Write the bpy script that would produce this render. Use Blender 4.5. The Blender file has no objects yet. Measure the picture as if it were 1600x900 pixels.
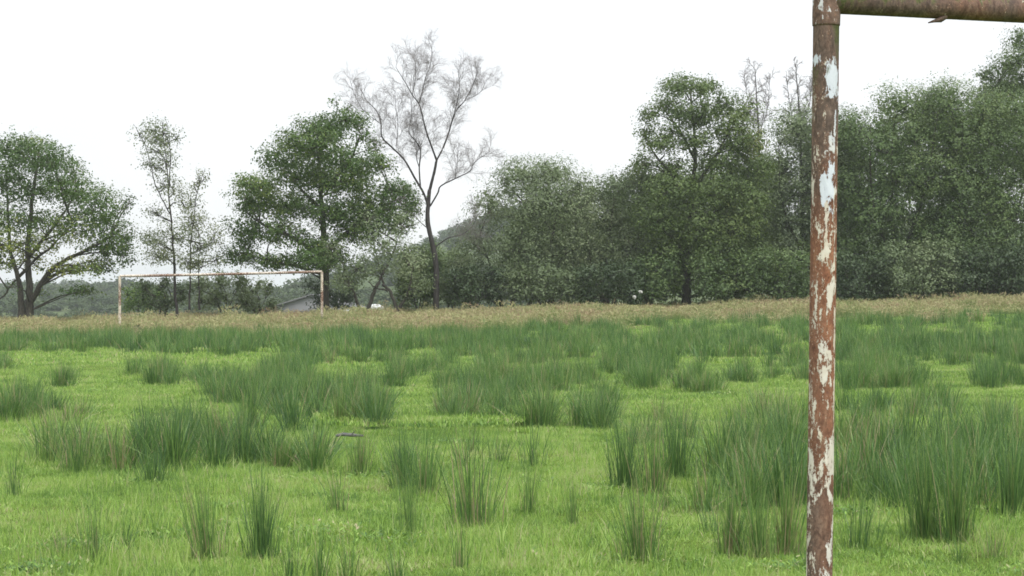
import bpy, math, random
import numpy as np
from mathutils import Vector, Matrix, noise as mnoise

rng = np.random.default_rng(7)
random.seed(7)
scene = bpy.context.scene
COL = scene.collection

# ------------------------------------------------------------------ camera
F = 3100.0            # focal length in photo pixels (photo is 1600 x 900)
HOR = 462.0           # pixel row of the horizon
EYE = 1.6
PITCH = math.atan((HOR - 450.0) / F)
cam_d = bpy.data.cameras.new('camera')
cam_d.sensor_width = 36.0
cam_d.lens = 36.0 * F / 1600.0
cam_d.clip_end = 6000.0
cam = bpy.data.objects.new('camera', cam_d)
cam.location = (0, 0, EYE)
cam.rotation_euler = (math.pi / 2 + PITCH, 0, 0)
COL.objects.link(cam)
scene.camera = cam
cam_d.dof.use_dof = False

# ------------------------------------------------------------------ world: white overcast
SUN_EL, SUN_AZ = 62.0, 150.0      # azimuth clockwise from +Y: behind the camera, to the right
world = bpy.data.worlds.new('World')
scene.world = world
world.use_nodes = True
wn, wl = world.node_tree.nodes, world.node_tree.links
wn.clear()
sky = wn.new('ShaderNodeTexSky'); sky.sky_type = 'NISHITA'; sky.sun_disc = False
sky.sun_elevation = math.radians(SUN_EL); sky.sun_rotation = math.radians(SUN_AZ)
sky.air_density = 1.0; sky.dust_density = 2.0
tc = wn.new('ShaderNodeTexCoord')
cn = wn.new('ShaderNodeTexNoise'); cn.inputs['Scale'].default_value = 2.2; cn.inputs['Detail'].default_value = 5
wl.new(tc.outputs['Generated'], cn.inputs['Vector'])
cr = wn.new('ShaderNodeValToRGB')
cr.color_ramp.elements[0].position = 0.3; cr.color_ramp.elements[0].color = (3.7, 3.75, 3.82, 1)
cr.color_ramp.elements[1].position = 0.7; cr.color_ramp.elements[1].color = (5.2, 5.2, 5.25, 1)
wl.new(cn.outputs['Fac'], cr.inputs['Fac'])
mx = wn.new('ShaderNodeMix'); mx.data_type = 'RGBA'; mx.inputs['Factor'].default_value = 0.92
wl.new(sky.outputs['Color'], mx.inputs['A']); wl.new(cr.outputs['Color'], mx.inputs['B'])
bg = wn.new('ShaderNodeBackground'); bg.inputs['Strength'].default_value = 0.1
wl.new(mx.outputs['Result'], bg.inputs['Color'])
wo = wn.new('ShaderNodeOutputWorld'); wl.new(bg.outputs['Background'], wo.inputs['Surface'])

sun_d = bpy.data.lights.new('sun', 'SUN'); sun_d.energy = 1.5; sun_d.angle = math.radians(55); sun_d.color = (1.0, 0.98, 0.95)
sun = bpy.data.objects.new('sun', sun_d); COL.objects.link(sun)
az, el = math.radians(SUN_AZ), math.radians(SUN_EL)
sd = Vector((math.sin(az) * math.cos(el), math.cos(az) * math.cos(el), math.sin(el)))
sun.rotation_euler = sd.to_track_quat('Z', 'Y').to_euler()
sun.location = (20, -20, 40)

vs = scene.view_settings
vs.view_transform = 'Standard'; vs.look = 'None'; vs.gamma = 1.0; vs.use_curve_mapping = False
vs.exposure = 1.42
scene.cycles.max_bounces = 6; scene.cycles.diffuse_bounces = 3; scene.cycles.glossy_bounces = 2
scene.cycles.transmission_bounces = 3; scene.cycles.transparent_max_bounces = 4
scene.cycles.volume_bounces = 1
scene.cycles.filter_width = 1.7

# ------------------------------------------------------------------ geometry of the place
def sstep(a, b, t):
    t = np.clip((np.asarray(t, float) - a) / (b - a), 0, 1)
    return t * t * (3 - 2 * t)

def terrain(x, y):
    x = np.asarray(x, float); y = np.asarray(y, float)
    z = sstep(24, 95, y) * (0.5 + 0.024 * np.clip(x, -60, 60))
    near = 1 - sstep(90, 130, y)
    z = z + near * (0.030 * np.sin(x * 1.7 + 0.6 * np.sin(y * 0.5)) * np.sin(y * 0.83 + 1.0) + 0.018 * np.sin(x * 3.1 + y * 1.3) + 0.02 * np.sin(y * 0.37 + x * 0.21))
    # mossy hummock in the middle of the field
    z = z + 0.16 * np.exp(-(((x + 1.24) / 0.55) ** 2 + ((y - 24.0) / 1.5) ** 2))
    left = 1 - sstep(-8, 40, x)
    z = z - 3.6 * sstep(108, 150, y) * (1 - sstep(260, 480, y)) * left
    z = z + sstep(330, 620, y) * (1.5 + 1.2 * np.sin(x * 0.021) + 0.8 * np.sin(x * 0.053 + 2)) 
    z = z + sstep(300, 720, y) * 25.0 * sstep(-80, 6, x)
    z = z + sstep(700, 1500, y) * 6
    return z

CP, SP = math.cos(PITCH), math.sin(PITCH)
def ray(px, py):
    u = (px - 800.0) / F; v = (450.0 - py) / F
    return np.array([u, CP - v * SP, SP + v * CP])
def at(px, py, Y):
    d = ray(px, py); p = d * (Y / d[1]); p[2] += EYE
    return p
_Ys = np.arange(8.0, 140.0, 0.05)
def on_ground(px, py):
    d = ray(px, py); s = _Ys / d[1]
    zz = EYE + d[2] * s
    tz = terrain(d[0] * s, _Ys)
    k = np.argmax(zz <= tz)
    if not (zz <= tz).any(): k = len(_Ys) - 1
    return np.array([d[0] * s[k], _Ys[k], tz[k]])

# ------------------------------------------------------------------ materials
def newmat(name):
    m = bpy.data.materials.new(name); m.use_nodes = True
    n, l = m.node_tree.nodes, m.node_tree.links
    n.clear()
    out = n.new('ShaderNodeOutputMaterial')
    return m, n, l, out
def ramp(n, stops, interp='LINEAR'):
    r = n.new('ShaderNodeValToRGB'); cr = r.color_ramp; cr.interpolation = interp
    while len(cr.elements) < len(stops): cr.elements.new(0.5)
    for e, (p, c) in zip(cr.elements, stops):
        e.position = p; e.color = (*c, 1)
    return r
def foliage_mat(name, stops, transl=0.3, rough=0.5, spec=0.3, world_noise=None, obj_var=0.0):
    """leaf / blade material: colour from the per-face 'tint' attribute, optional broad drift of colour over the place"""
    m, n, l, out = newmat(name)
    a = n.new('ShaderNodeAttribute'); a.attribute_name = 'tint'
    r = ramp(n, stops)
    fac = a.outputs['Fac']
    if world_noise:
        g = n.new('ShaderNodeNewGeometry')
        nz = n.new('ShaderNodeTexNoise'); nz.inputs['Scale'].default_value = world_noise[0]; nz.inputs['Detail'].default_value = 4
        l.new(g.outputs['Position'], nz.inputs['Vector'])
        ma = n.new('ShaderNodeMath'); ma.operation = 'MULTIPLY_ADD'
        l.new(nz.outputs['Fac'], ma.inputs[0]); ma.inputs[1].default_value = world_noise[1]; ma.inputs[2].default_value = -0.5 * world_noise[1]
        ad = n.new('ShaderNodeMath'); ad.operation = 'ADD'; ad.use_clamp = True
        l.new(ma.outputs[0], ad.inputs[0]); l.new(fac, ad.inputs[1]); fac = ad.outputs[0]
        if len(world_noise) > 2:
            nz2 = n.new('ShaderNodeTexNoise'); nz2.inputs['Scale'].default_value = world_noise[2]; nz2.inputs['Detail'].default_value = 3
            l.new(g.outputs['Position'], nz2.inputs['Vector'])
            mb = n.new('ShaderNodeMath'); mb.operation = 'MULTIPLY_ADD'
            l.new(nz2.outputs['Fac'], mb.inputs[0]); mb.inputs[1].default_value = world_noise[3]; mb.inputs[2].default_value = -0.5 * world_noise[3]
            ae = n.new('ShaderNodeMath'); ae.operation = 'ADD'; ae.use_clamp = True
            l.new(mb.outputs[0], ae.inputs[0]); l.new(fac, ae.inputs[1]); fac = ae.outputs[0]
    if obj_var:
        oi = n.new('ShaderNodeObjectInfo'); mo = n.new('ShaderNodeMath'); mo.operation = 'MULTIPLY_ADD'
        l.new(oi.outputs['Random'], mo.inputs[0]); mo.inputs[1].default_value = obj_var; mo.inputs[2].default_value = -0.5 * obj_var
        ao = n.new('ShaderNodeMath'); ao.operation = 'ADD'; ao.use_clamp = True
        l.new(mo.outputs[0], ao.inputs[0]); l.new(fac, ao.inputs[1]); fac = ao.outputs[0]
    l.new(fac, r.inputs['Fac'])
    p = n.new('ShaderNodeBsdfPrincipled'); p.inputs['Roughness'].default_value = rough
    p.inputs['Specular IOR Level'].default_value = spec
    t = n.new('ShaderNodeBsdfTranslucent')
    l.new(r.outputs['Color'], p.inputs['Base Color'])
    hs = n.new('ShaderNodeHueSaturation'); hs.inputs['Hue'].default_value = 0.485; hs.inputs['Saturation'].default_value = 1.1; hs.inputs['Value'].default_value = 1.25
    l.new(r.outputs['Color'], hs.inputs['Color']); l.new(hs.outputs['Color'], t.inputs['Color'])
    mixs = n.new('ShaderNodeMixShader'); mixs.inputs[0].default_value = transl
    l.new(p.outputs[0], mixs.inputs[1]); l.new(t.outputs[0], mixs.inputs[2]); l.new(mixs.outputs[0], out.inputs['Surface'])
    return m

M = {}
M['oak'] = foliage_mat('oak_leaf', [(0.0, (0.034, 0.070, 0.018)), (0.5, (0.072, 0.132, 0.030)), (0.8, (0.150, 0.205, 0.044)), (1.0, (0.26, 0.28, 0.06))], 0.30)
M['oak_far'] = foliage_mat('oak_leaf_olive', [(0.0, (0.044, 0.076, 0.026)), (0.5, (0.098, 0.148, 0.046)), (0.85, (0.155, 0.205, 0.064)), (1.0, (0.22, 0.23, 0.08))], 0.28)
M['sallow'] = foliage_mat('sallow_leaf', [(0.0, (0.074, 0.110, 0.052)), (0.5, (0.155, 0.205, 0.10)), (0.85, (0.215, 0.255, 0.14)), (1.0, (0.24, 0.26, 0.16))], 0.22, 0.5, 0.3)
M['willow_green'] = foliage_mat('willow_leaf', [(0.0, (0.050, 0.088, 0.034)), (0.5, (0.110, 0.168, 0.060)), (0.85, (0.175, 0.232, 0.084)), (1.0, (0.22, 0.25, 0.10))], 0.25)
M['birch'] = foliage_mat('birch_leaf', [(0.0, (0.07, 0.10, 0.045)), (0.5, (0.12, 0.155, 0.075)), (1.0, (0.20, 0.22, 0.11))], 0.3)
M['dark'] = foliage_mat('bramble_leaf', [(0.0, (0.030, 0.054, 0.024)), (0.6, (0.066, 0.10, 0.044)), (1.0, (0.12, 0.15, 0.07))], 0.2)
M['grass'] = foliage_mat('grass_blade', [(0.0, (0.065, 0.140, 0.040)), (0.25, (0.135, 0.240, 0.058)), (0.5, (0.245, 0.400, 0.084)), (0.72, (0.34, 0.465, 0.132)), (0.88, (0.37, 0.44, 0.19)), (1.0, (0.40, 0.36, 0.22))], 0.30, 0.5, 0.3, (0.8, 1.25, 5.0, 0.9))
M['rush'] = foliage_mat('rush_stem', [(0.0, (0.048, 0.105, 0.036)), (0.5, (0.100, 0.200, 0.050)), (0.82, (0.185, 0.295, 0.080)), (0.94, (0.27, 0.30, 0.12)), (1.0, (0.32, 0.27, 0.16))], 0.18, 0.4, 0.4, (0.45, 0.4), 0.42)
M['dry'] = foliage_mat('dry_grass_stem', [(0.0, (0.085, 0.150, 0.045)), (0.35, (0.19, 0.25, 0.09)), (0.65, (0.33, 0.325, 0.155)), (0.85, (0.38, 0.355, 0.195)), (1.0, (0.30, 0.225, 0.14))], 0.2, 0.6, 0.15, (0.35, 1.5), 0.3)
M['scrub'] = foliage_mat('scrub_leaf', [(0.0, (0.035, 0.065, 0.030)), (0.6, (0.075, 0.110, 0.045)), (1.0, (0.13, 0.15, 0.07))], 0.2, 0.6, 0.2, (0.05, 0.6))
M['flower'] = foliage_mat('white_floret', [(0.0, (0.75, 0.75, 0.72)), (1.0, (0.85, 0.85, 0.82))], 0.2)

def bark_mat(name, c1, c2, scale=18.0, white=None):
    m, n, l, out = newmat(name)
    t = n.new('ShaderNodeTexCoord'); mp = n.new('ShaderNodeMapping'); mp.inputs['Scale'].default_value = (1, 1, 0.3)
    l.new(t.outputs['Object'], mp.inputs['Vector'])
    nz = n.new('ShaderNodeTexNoise'); nz.inputs['Scale'].default_value = scale; nz.inputs['Detail'].default_value = 6
    l.new(mp.outputs[0], nz.inputs['Vector'])
    r = ramp(n, [(0.3, c1), (0.7, c2)]); l.new(nz.outputs['Fac'], r.inputs['Fac'])
    p = n.new('ShaderNodeBsdfPrincipled'); p.inputs['Roughness'].default_value = 0.85
    l.new(r.outputs['Color'], p.inputs['Base Color'])
    b = n.new('ShaderNodeBump'); b.inputs['Strength'].default_value = 0.6; b.inputs['Distance'].default_value = 0.03
    l.new(nz.outputs['Fac'], b.inputs['Height']); l.new(b.outputs[0], p.inputs['Normal'])
    l.new(p.outputs[0], out.inputs['Surface'])
    return m
M['bark'] = bark_mat('oak_bark', (0.025, 0.022, 0.018), (0.085, 0.078, 0.058))
M['bark_birch'] = bark_mat('birch_bark', (0.013, 0.011, 0.010), (0.050, 0.043, 0.040), 9)
M['twig'] = bark_mat('birch_twig', (0.14, 0.125, 0.12), (0.22, 0.20, 0.19), 6)

def ground_mat():
    m, n, l, out = newmat('field_soil')
    g = n.new('ShaderNodeNewGeometry')
    a = n.new('ShaderNodeTexNoise'); a.inputs['Scale'].default_value = 0.5; a.inputs['Detail'].default_value = 8
    b = n.new('ShaderNodeTexNoise'); b.inputs['Scale'].default_value = 22; b.inputs['Detail'].default_value = 5
    l.new(g.outputs['Position'], a.inputs['Vector']); l.new(g.outputs['Position'], b.inputs['Vector'])
    r1 = ramp(n, [(0.3, (0.075, 0.125, 0.020)), (0.6, (0.115, 0.175, 0.028)), (0.8, (0.14, 0.16, 0.045))]); l.new(a.outputs['Fac'], r1.inputs['Fac'])
    r2 = ramp(n, [(0.3, (0.55, 0.55, 0.5)), (0.7, (1.15, 1.15, 1.1))]); l.new(b.outputs['Fac'], r2.inputs['Fac'])
    mm = n.new('ShaderNodeMix'); mm.data_type = 'RGBA'; mm.blend_type = 'MULTIPLY'; mm.inputs['Factor'].default_value = 1
    l.new(r1.outputs[0], mm.inputs['A']); l.new(r2.outputs[0], mm.inputs['B'])
    # beyond the field: rough pasture and heath
    sx = n.new('ShaderNodeSeparateXYZ'); l.new(g.outputs['Position'], sx.inputs[0])
    mr = n.new('ShaderNodeMapRange'); mr.inputs['From Min'].default_value = 105; mr.inputs['From Max'].default_value = 150; l.new(sx.outputs['Y'], mr.inputs['Value'])
    c = n.new('ShaderNodeTexNoise'); c.inputs['Scale'].default_value = 0.035; c.inputs['Detail'].default_value = 9
    l.new(g.outputs['Position'], c.inputs['Vector'])
    r3 = ramp(n, [(0.3, (0.05, 0.08, 0.03)), (0.5, (0.075, 0.105, 0.042)), (0.7, (0.105, 0.125, 0.055))]); l.new(c.outputs['Fac'], r3.inputs['Fac'])
    m2 = n.new('ShaderNodeMix'); m2.data_type = 'RGBA'
    l.new(mr.outputs[0], m2.inputs['Factor']); l.new(mm.outputs['Result'], m2.inputs['A']); l.new(r3.outputs[0], m2.inputs['B'])
    p = n.new('ShaderNodeBsdfPrincipled'); p.inputs['Roughness'].default_value = 0.9; p.inputs['Specular IOR Level'].default_value = 0.1
    l.new(m2.outputs['Result'], p.inputs['Base Color'])
    bp = n.new('ShaderNodeBump'); bp.inputs['Strength'].default_value = 0.7; bp.inputs['Distance'].default_value = 0.05
    l.new(b.outputs['Fac'], bp.inputs['Height']); l.new(bp.outputs[0], p.inputs['Normal'])
    l.new(p.outputs[0], out.inputs['Surface'])
    return m
M['ground'] = ground_mat()

def rust_mat():
    """flaking paint over rusted steel: per-vertex masks 'paint' (how much paint is left), 'moss', 'tone' (brown..red rust)"""
    m, n, l, out = newmat('flaking_painted_steel')
    t = n.new('ShaderNodeTexCoord')
    def nz(scale, detail=6, zs=1.0, rough=0.6, dist=0.0):
        mp = n.new('ShaderNodeMapping'); mp.inputs['Scale'].default_value = (1, 1, zs)
        l.new(t.outputs['Object'], mp.inputs['Vector'])
        k = n.new('ShaderNodeTexNoise'); k.inputs['Scale'].default_value = scale; k.inputs['Detail'].default_value = detail
        k.inputs['Roughness'].default_value = rough; k.inputs['Distortion'].default_value = dist
        l.new(mp.outputs[0], k.inputs['Vector']); return k.outputs['Fac']
    def attr(nm):
        a = n.new('ShaderNodeAttribute'); a.attribute_name = nm; return a.outputs['Fac']
    def math_(op, a, b, clamp=False):
        k = n.new('ShaderNodeMath'); k.operation = op; k.use_clamp = clamp
        for i, v in enumerate((a, b)):
            if isinstance(v, (int, float)): k.inputs[i].default_value = v
            else: l.new(v, k.inputs[i])
        return k.outputs[0]
    def mixc(f, a, b):
        k = n.new('ShaderNodeMix'); k.data_type = 'RGBA'
        l.new(f, k.inputs['Factor'])
        for s, v in (('A', a), ('B', b)):
            if isinstance(v, tuple): k.inputs[s].default_value = (*v, 1)
            else: l.new(v, k.inputs[s])
        return k.outputs['Result']
    n1, n2, n3, n4 = nz(38, 8, 0.4, 0.7, 0.8), nz(150, 5, 0.7, 0.75), nz(12, 4, 0.5), nz(75, 3, 0.14, 0.6, 0.3)
    # rust colours
    rb = ramp(n, [(0.30, (0.055, 0.042, 0.034)), (0.52, (0.15, 0.108, 0.086)), (0.72, (0.27, 0.205, 0.165))]); l.new(n1, rb.inputs['Fac'])
    rr = ramp(n, [(0.30, (0.13, 0.050, 0.030)), (0.50, (0.30, 0.135, 0.075)), (0.72, (0.50, 0.31, 0.19))]); l.new(n1, rr.inputs['Fac'])
    tone = math_('ADD', attr('tone'), math_('MULTIPLY', math_('SUBTRACT', n3, 0.5), 1.2), True)
    rust = mixc(tone, rb.outputs[0], rr.outputs[0])
    fine = ramp(n, [(0.35, (0.6, 0.6, 0.6)), (0.65, (1.2, 1.2, 1.2))]); l.new(n2, fine.inputs['Fac'])
    k = n.new('ShaderNodeMix'); k.data_type = 'RGBA'; k.blend_type = 'MULTIPLY'; k.inputs['Factor'].default_value = 1
    l.new(rust, k.inputs['A']); l.new(fine.outputs[0], k.inputs['B']); rust = k.outputs['Result']
    # paint
    cream = ramp(n, [(0.3, (0.42, 0.32, 0.22)), (0.55, (0.62, 0.55, 0.43)), (0.8, (0.68, 0.66, 0.58))]); l.new(n1, cream.inputs['Fac'])
    white = ramp(n, [(0.3, (0.52, 0.56, 0.62)), (0.7, (0.68, 0.72, 0.77))]); l.new(n1, white.inputs['Fac'])
    paintc = mixc(attr('white'), cream.outputs[0], white.outputs[0])
    e = math_('ADD', attr('paint'), math_('ADD', math_('MULTIPLY', math_('SUBTRACT', n1, 0.5), 2.6), math_('ADD', math_('MULTIPLY', math_('SUBTRACT', n2, 0.5), 1.5), math_('MULTIPLY', math_('SUBTRACT', n4, 0.5), 1.4))))
    pr = ramp(n, [(0.47, (0, 0, 0)), (0.53, (1, 1, 1))]); l.new(e, pr.inputs['Fac'])
    stain = ramp(n, [(0.36, (0, 0, 0)), (0.47, (1, 1, 1)), (0.5, (1, 1, 1)), (0.60, (0, 0, 0))]); l.new(e, stain.inputs['Fac'])
    base = mixc(math_('MULTIPLY', stain.outputs[0], 0.55), rust, (0.30, 0.11, 0.04))
    col = mixc(pr.outputs[0], base, paintc)
    ms = ramp(n, [(0.45, (0, 0, 0)), (0.62, (1, 1, 1))]); l.new(math_('ADD', attr('moss'), math_('MULTIPLY', math_('SUBTRACT', n1, 0.5), 1.3)), ms.inputs['Fac'])
    mossc = ramp(n, [(0.3, (0.035, 0.045, 0.018)), (0.7, (0.12, 0.135, 0.04))]); l.new(n2, mossc.inputs['Fac'])
    col = mixc(ms.outputs[0], col, mossc.outputs[0])
    p = n.new('ShaderNodeBsdfPrincipled'); l.new(col, p.inputs['Base Color'])
    rg = ramp(n, [(0.0, (0.9, 0.9, 0.9)), (1.0, (0.55, 0.55, 0.55))]); l.new(pr.outputs[0], rg.inputs['Fac']); l.new(rg.outputs[0], p.inputs['Roughness'])
    p.inputs['Specular IOR Level'].default_value = 0.3
    h = math_('ADD', pr.outputs[0], math_('MULTIPLY', math_('ADD', n1, n2), 0.7))
    b = n.new('ShaderNodeBump'); b.inputs['Strength'].default_value = 1.0; b.inputs['Distance'].default_value = 0.0022
    l.new(h, b.inputs['Height']); l.new(b.outputs[0], p.inputs['Normal'])
    l.new(p.outputs[0], out.inputs['Surface'])
    return m
M['rust'] = rust_mat()

def plain_mat(name, c1, c2, scale, rough=0.8):
    m, n, l, out = newmat(name)
    t = n.new('ShaderNodeTexCoord'); nz = n.new('ShaderNodeTexNoise'); nz.inputs['Scale'].default_value = scale; nz.inputs['Detail'].default_value = 6
    l.new(t.outputs['Object'], nz.inputs['Vector'])
    r = ramp(n, [(0.3, c1), (0.7, c2)]); l.new(nz.outputs['Fac'], r.inputs['Fac'])
    p = n.new('ShaderNodeBsdfPrincipled'); p.inputs['Roughness'].default_value = rough
    l.new(r.outputs[0], p.inputs['Base Color']); l.new(p.outputs[0], out.inputs['Surface'])
    return m
M['barn_wall'] = plain_mat('barn_cladding', (0.20, 0.20, 0.21), (0.30, 0.30, 0.31), 0.8)
M['barn_roof'] = plain_mat('barn_roof_sheet', (0.07, 0.075, 0.075), (0.13, 0.13, 0.13), 0.8)
M['wrap'] = plain_mat('pale_wrap', (0.55, 0.57, 0.58), (0.75, 0.76, 0.76), 1.5, 0.4)
M['deadwood'] = plain_mat('dead_wood', (0.06, 0.06, 0.065), (0.14, 0.13, 0.13), 20)

# ------------------------------------------------------------------ mesh helpers
def mesh_np(name, verts, loops, counts, mat, smooth=False, tint=None, vattrs=None):
    me = bpy.data.meshes.new(name)
    verts = np.asarray(verts, np.float32).reshape(-1, 3)
    loops = np.asarray(loops, np.int32).ravel(); counts = np.asarray(counts, np.int32).ravel()
    me.vertices.add(len(verts)); me.vertices.foreach_set('co', verts.ravel())
    me.loops.add(len(loops)); me.loops.foreach_set('vertex_index', loops)
    me.polygons.add(len(counts))
    me.polygons.foreach_set('loop_start', np.concatenate(([0], np.cumsum(counts)[:-1])).astype(np.int32))
    me.update(calc_edges=True)
    if smooth: me.polygons.foreach_set('use_smooth', np.ones(len(counts), bool))
    if tint is not None:
        a = me.attributes.new('tint', 'FLOAT', 'FACE'); a.data.foreach_set('value', np.asarray(tint, np.float32))
    for k, v in (vattrs or {}).items():
        a = me.attributes.new(k, 'FLOAT', 'POINT'); a.data.foreach_set('value', np.asarray(v, np.float32))
    me.materials.append(M[mat])
    me.validate()
    return me
def quads(name, V, mat, tint):
    V = np.asarray(V).reshape(-1, 4, 3); n = len(V)
    return mesh_np(name, V, np.arange(4 * n), np.full(n, 4), mat, False, tint)
def obj(name, me, parent=None, **props):
    o = bpy.data.objects.new(name, me); COL.objects.link(o)
    if parent is not None: o.parent = parent
    for k, v in props.items(): o[k] = v
    return o
def thing(name, loc, label, category, group=None):
    o = bpy.data.objects.new(name, None); o.empty_display_size = 0.3; COL.objects.link(o)
    o.location = tuple(loc); o['label'] = label; o['category'] = category
    if group: o['group'] = group
    return o

class Tubes:
    """many tapered tubes gathered into one mesh"""
    def __init__(s): s.V = []; s.L = []; s.C = []; s.n = 0
    def add(s, pts, rad, sides=6, wob=0.0):
        pts = np.asarray(pts, float); k = len(pts)
        rad = np.broadcast_to(np.asarray(rad, float), (k,))
        T = np.gradient(pts, axis=0); T /= np.linalg.norm(T, axis=1)[:, None] + 1e-9
        ref = np.where(np.abs(T[:, 2:3]) > 0.9, np.array([[1.0, 0, 0]]), np.array([[0, 0, 1.0]]))
        A = np.cross(T, ref); A /= np.linalg.norm(A, axis=1)[:, None] + 1e-9
        B = np.cross(T, A)
        th = np.linspace(0, 2 * np.pi, sides, endpoint=False)
        rr = rad[:, None] * (1 + wob * rng.normal(size=(k, sides)))
        V = pts[:, None, :] + rr[:, :, None] * (np.cos(th)[None, :, None] * A[:, None, :] + np.sin(th)[None, :, None] * B[:, None, :])
        i, j = np.meshgrid(np.arange(k - 1), np.arange(sides), indexing='ij')
        j2 = (j + 1) % sides
        q = np.stack([i * sides + j, i * sides + j2, (i + 1) * sides + j2, (i + 1) * sides + j], -1).reshape(-1, 4) + s.n
        s.V.append(V.reshape(-1, 3)); s.L.append(q.ravel()); s.C.append(np.full(len(q), 4))
        # end cap
        s.L.append((np.arange(sides) + (k - 1) * sides + s.n)); s.C.append(np.array([sides]))
        s.n += k * sides
    def mesh(s, name, mat):
        return mesh_np(name, np.concatenate(s.V), np.concatenate(s.L), np.concatenate(s.C), mat, True)
def smooth_line(pts, per=4):
    """Catmull-Rom through the points"""
    P = np.asarray(pts, float)
    if len(P) < 3: 
        t = np.linspace(0, 1, per + 1)[:, None]; return P[0] * (1 - t) + P[-1] * t
    P = np.vstack([2 * P[0] - P[1], P, 2 * P[-1] - P[-2]])
    out = []
    for i in range(1, len(P) - 2):
        for t in np.linspace(0, 1, per, endpoint=False):
            a, b, c, d = P[i - 1], P[i], P[i + 1], P[i + 2]
            out.append(0.5 * (2 * b + (c - a) * t + (2 * a - 5 * b + 4 * c - d) * t * t + (-a + 3 * b - 3 * c + d) * t ** 3))
    out.append(P[-2])
    return np.array(out)
def unit(v): return v / (np.linalg.norm(v, axis=-1, keepdims=True) + 1e-9)

# ------------------------------------------------------------------ ground: one sheet to the horizon
def build_ground():
    ys = np.concatenate([np.arange(-40, 8, 4.0), np.arange(8, 40, 0.4), np.arange(40, 112, 1.0), np.arange(112, 300, 6), np.arange(300, 900, 20), np.arange(900, 4100, 160)])
    xs = np.concatenate([-np.geomspace(1500, 30, 40), np.arange(-29.5, 29.6, 0.5), np.geomspace(30, 1500, 40)])
    X, Y = np.meshgrid(xs, ys); Z = terrain(X, Y)
    V = np.stack([X, Y, Z], -1).reshape(-1, 3); nx, ny = len(xs), len(ys)
    i, j = np.meshgrid(np.arange(ny - 1), np.arange(nx - 1), indexing='ij')
    q = np.stack([i * nx + j, i * nx + j + 1, (i + 1) * nx + j + 1, (i + 1) * nx + j], -1).reshape(-1, 4)
    o = obj('ground', mesh_np('ground', V, q, np.full(len(q), 4), 'ground', True), kind='structure')
    return o
build_ground()

# ------------------------------------------------------------------ scatter (stuff): points + geometry nodes
def scatter(name, pts, rots, scales, idx, meshes, label, category=None):
    """one object; instances of the given meshes at the given points"""
    src = bpy.data.collections.new(name + '_sources')
    for i, me in enumerate(meshes):
        src.objects.link(bpy.data.objects.new('%s_source_%02d' % (name, i), me))
    me = bpy.data.meshes.new(name)
    me.vertices.add(len(pts)); me.vertices.foreach_set('co', np.asarray(pts, np.float32).ravel())
    a = me.attributes.new('rot', 'FLOAT_VECTOR', 'POINT'); a.data.foreach_set('vector', np.asarray(rots, np.float32).ravel())
    a = me.attributes.new('scl', 'FLOAT_VECTOR', 'POINT'); a.data.foreach_set('vector', np.asarray(scales, np.float32).ravel())
    a = me.attributes.new('pick', 'INT', 'POINT'); a.data.foreach_set('value', np.asarray(idx, np.int32))
    o = obj(name, me, kind='stuff', label=label)
    if category: o['category'] = category
    ng = bpy.data.node_groups.new(name, 'GeometryNodeTree')
    ng.interface.new_socket('Geometry', in_out='INPUT', socket_type='NodeSocketGeometry')
    ng.interface.new_socket('Geometry', in_out='OUTPUT', socket_type='NodeSocketGeometry')
    N, L = ng.nodes, ng.links
    gi = N.new('NodeGroupInput'); go = N.new('NodeGroupOutput')
    ci = N.new('GeometryNodeCollectionInfo'); ci.inputs['Collection'].default_value = src
    ci.inputs['Separate Children'].default_value = True; ci.inputs['Reset Children'].default_value = True
    iop = N.new('GeometryNodeInstanceOnPoints'); iop.inputs['Pick Instance'].default_value = True
    def na(nm, ty):
        k = N.new('GeometryNodeInputNamedAttribute'); k.data_type = ty; k.inputs['Name'].default_value = nm
        return [s for s in k.outputs if s.enabled and s.name == 'Attribute'][0]
    L.new(gi.outputs[0], iop.inputs['Points']); L.new(ci.outputs[0], iop.inputs['Instance'])
    L.new(na('pick', 'INT'), iop.inputs['Instance Index']); L.new(na('rot', 'FLOAT_VECTOR'), iop.inputs['Rotation']); L.new(na('scl', 'FLOAT_VECTOR'), iop.inputs['Scale'])
    L.new(iop.outputs[0], go.inputs[0])
    md = o.modifiers.new('scatter', 'NODES'); md.node_group = ng
    return o

# ------------------------------------------------------------------ blades
def blades(base, height, lean, width, tint, segs=2, droop=0.25, azim=None):
    """ribbons: base (n,3), height (n), lean vectors (n,2) = horizontal reach as a share of height; returns verts/loops/counts/tint"""
    n = len(base)
    az = rng.uniform(0, 2 * np.pi, n) if azim is None else azim
    side = np.stack([np.cos(az), np.sin(az), np.zeros(n)], -1)
    rows = []
    for k in range(segs + 1):
        t = k / segs
        c = base.copy()
        c[:, :2] += lean * (height[:, None]) * (t ** 1.6)
        c[:, 2] += height * (t - droop * t * t * np.linalg.norm(lean, axis=1))
        w = width * (1 - t ** 2 * 0.6) if k < segs else np.zeros(n)
        if k < segs:
            rows.append(c - side * w[:, None] * 0.5); rows.append(c + side * w[:, None] * 0.5)
        else:
            rows.append(c)
    V = np.stack(rows, 1)                        # n, 2*segs+1, 3
    m = 2 * segs + 1
    b0 = (np.arange(n) * m)[:, None]
    L, C = [], []
    pat = []
    for k in range(segs - 1): pat += [2 * k, 2 * k + 1, 2 * k + 3, 2 * k + 2]
    pat += [2 * segs - 2, 2 * segs - 1, 2 * segs]
    loops = (b0 + np.array(pat)[None, :]).ravel()
    counts = np.tile(np.array([4] * (segs - 1) + [3]), n)
    return V.reshape(-1, 3), loops, counts, np.repeat(tint, segs)
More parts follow.
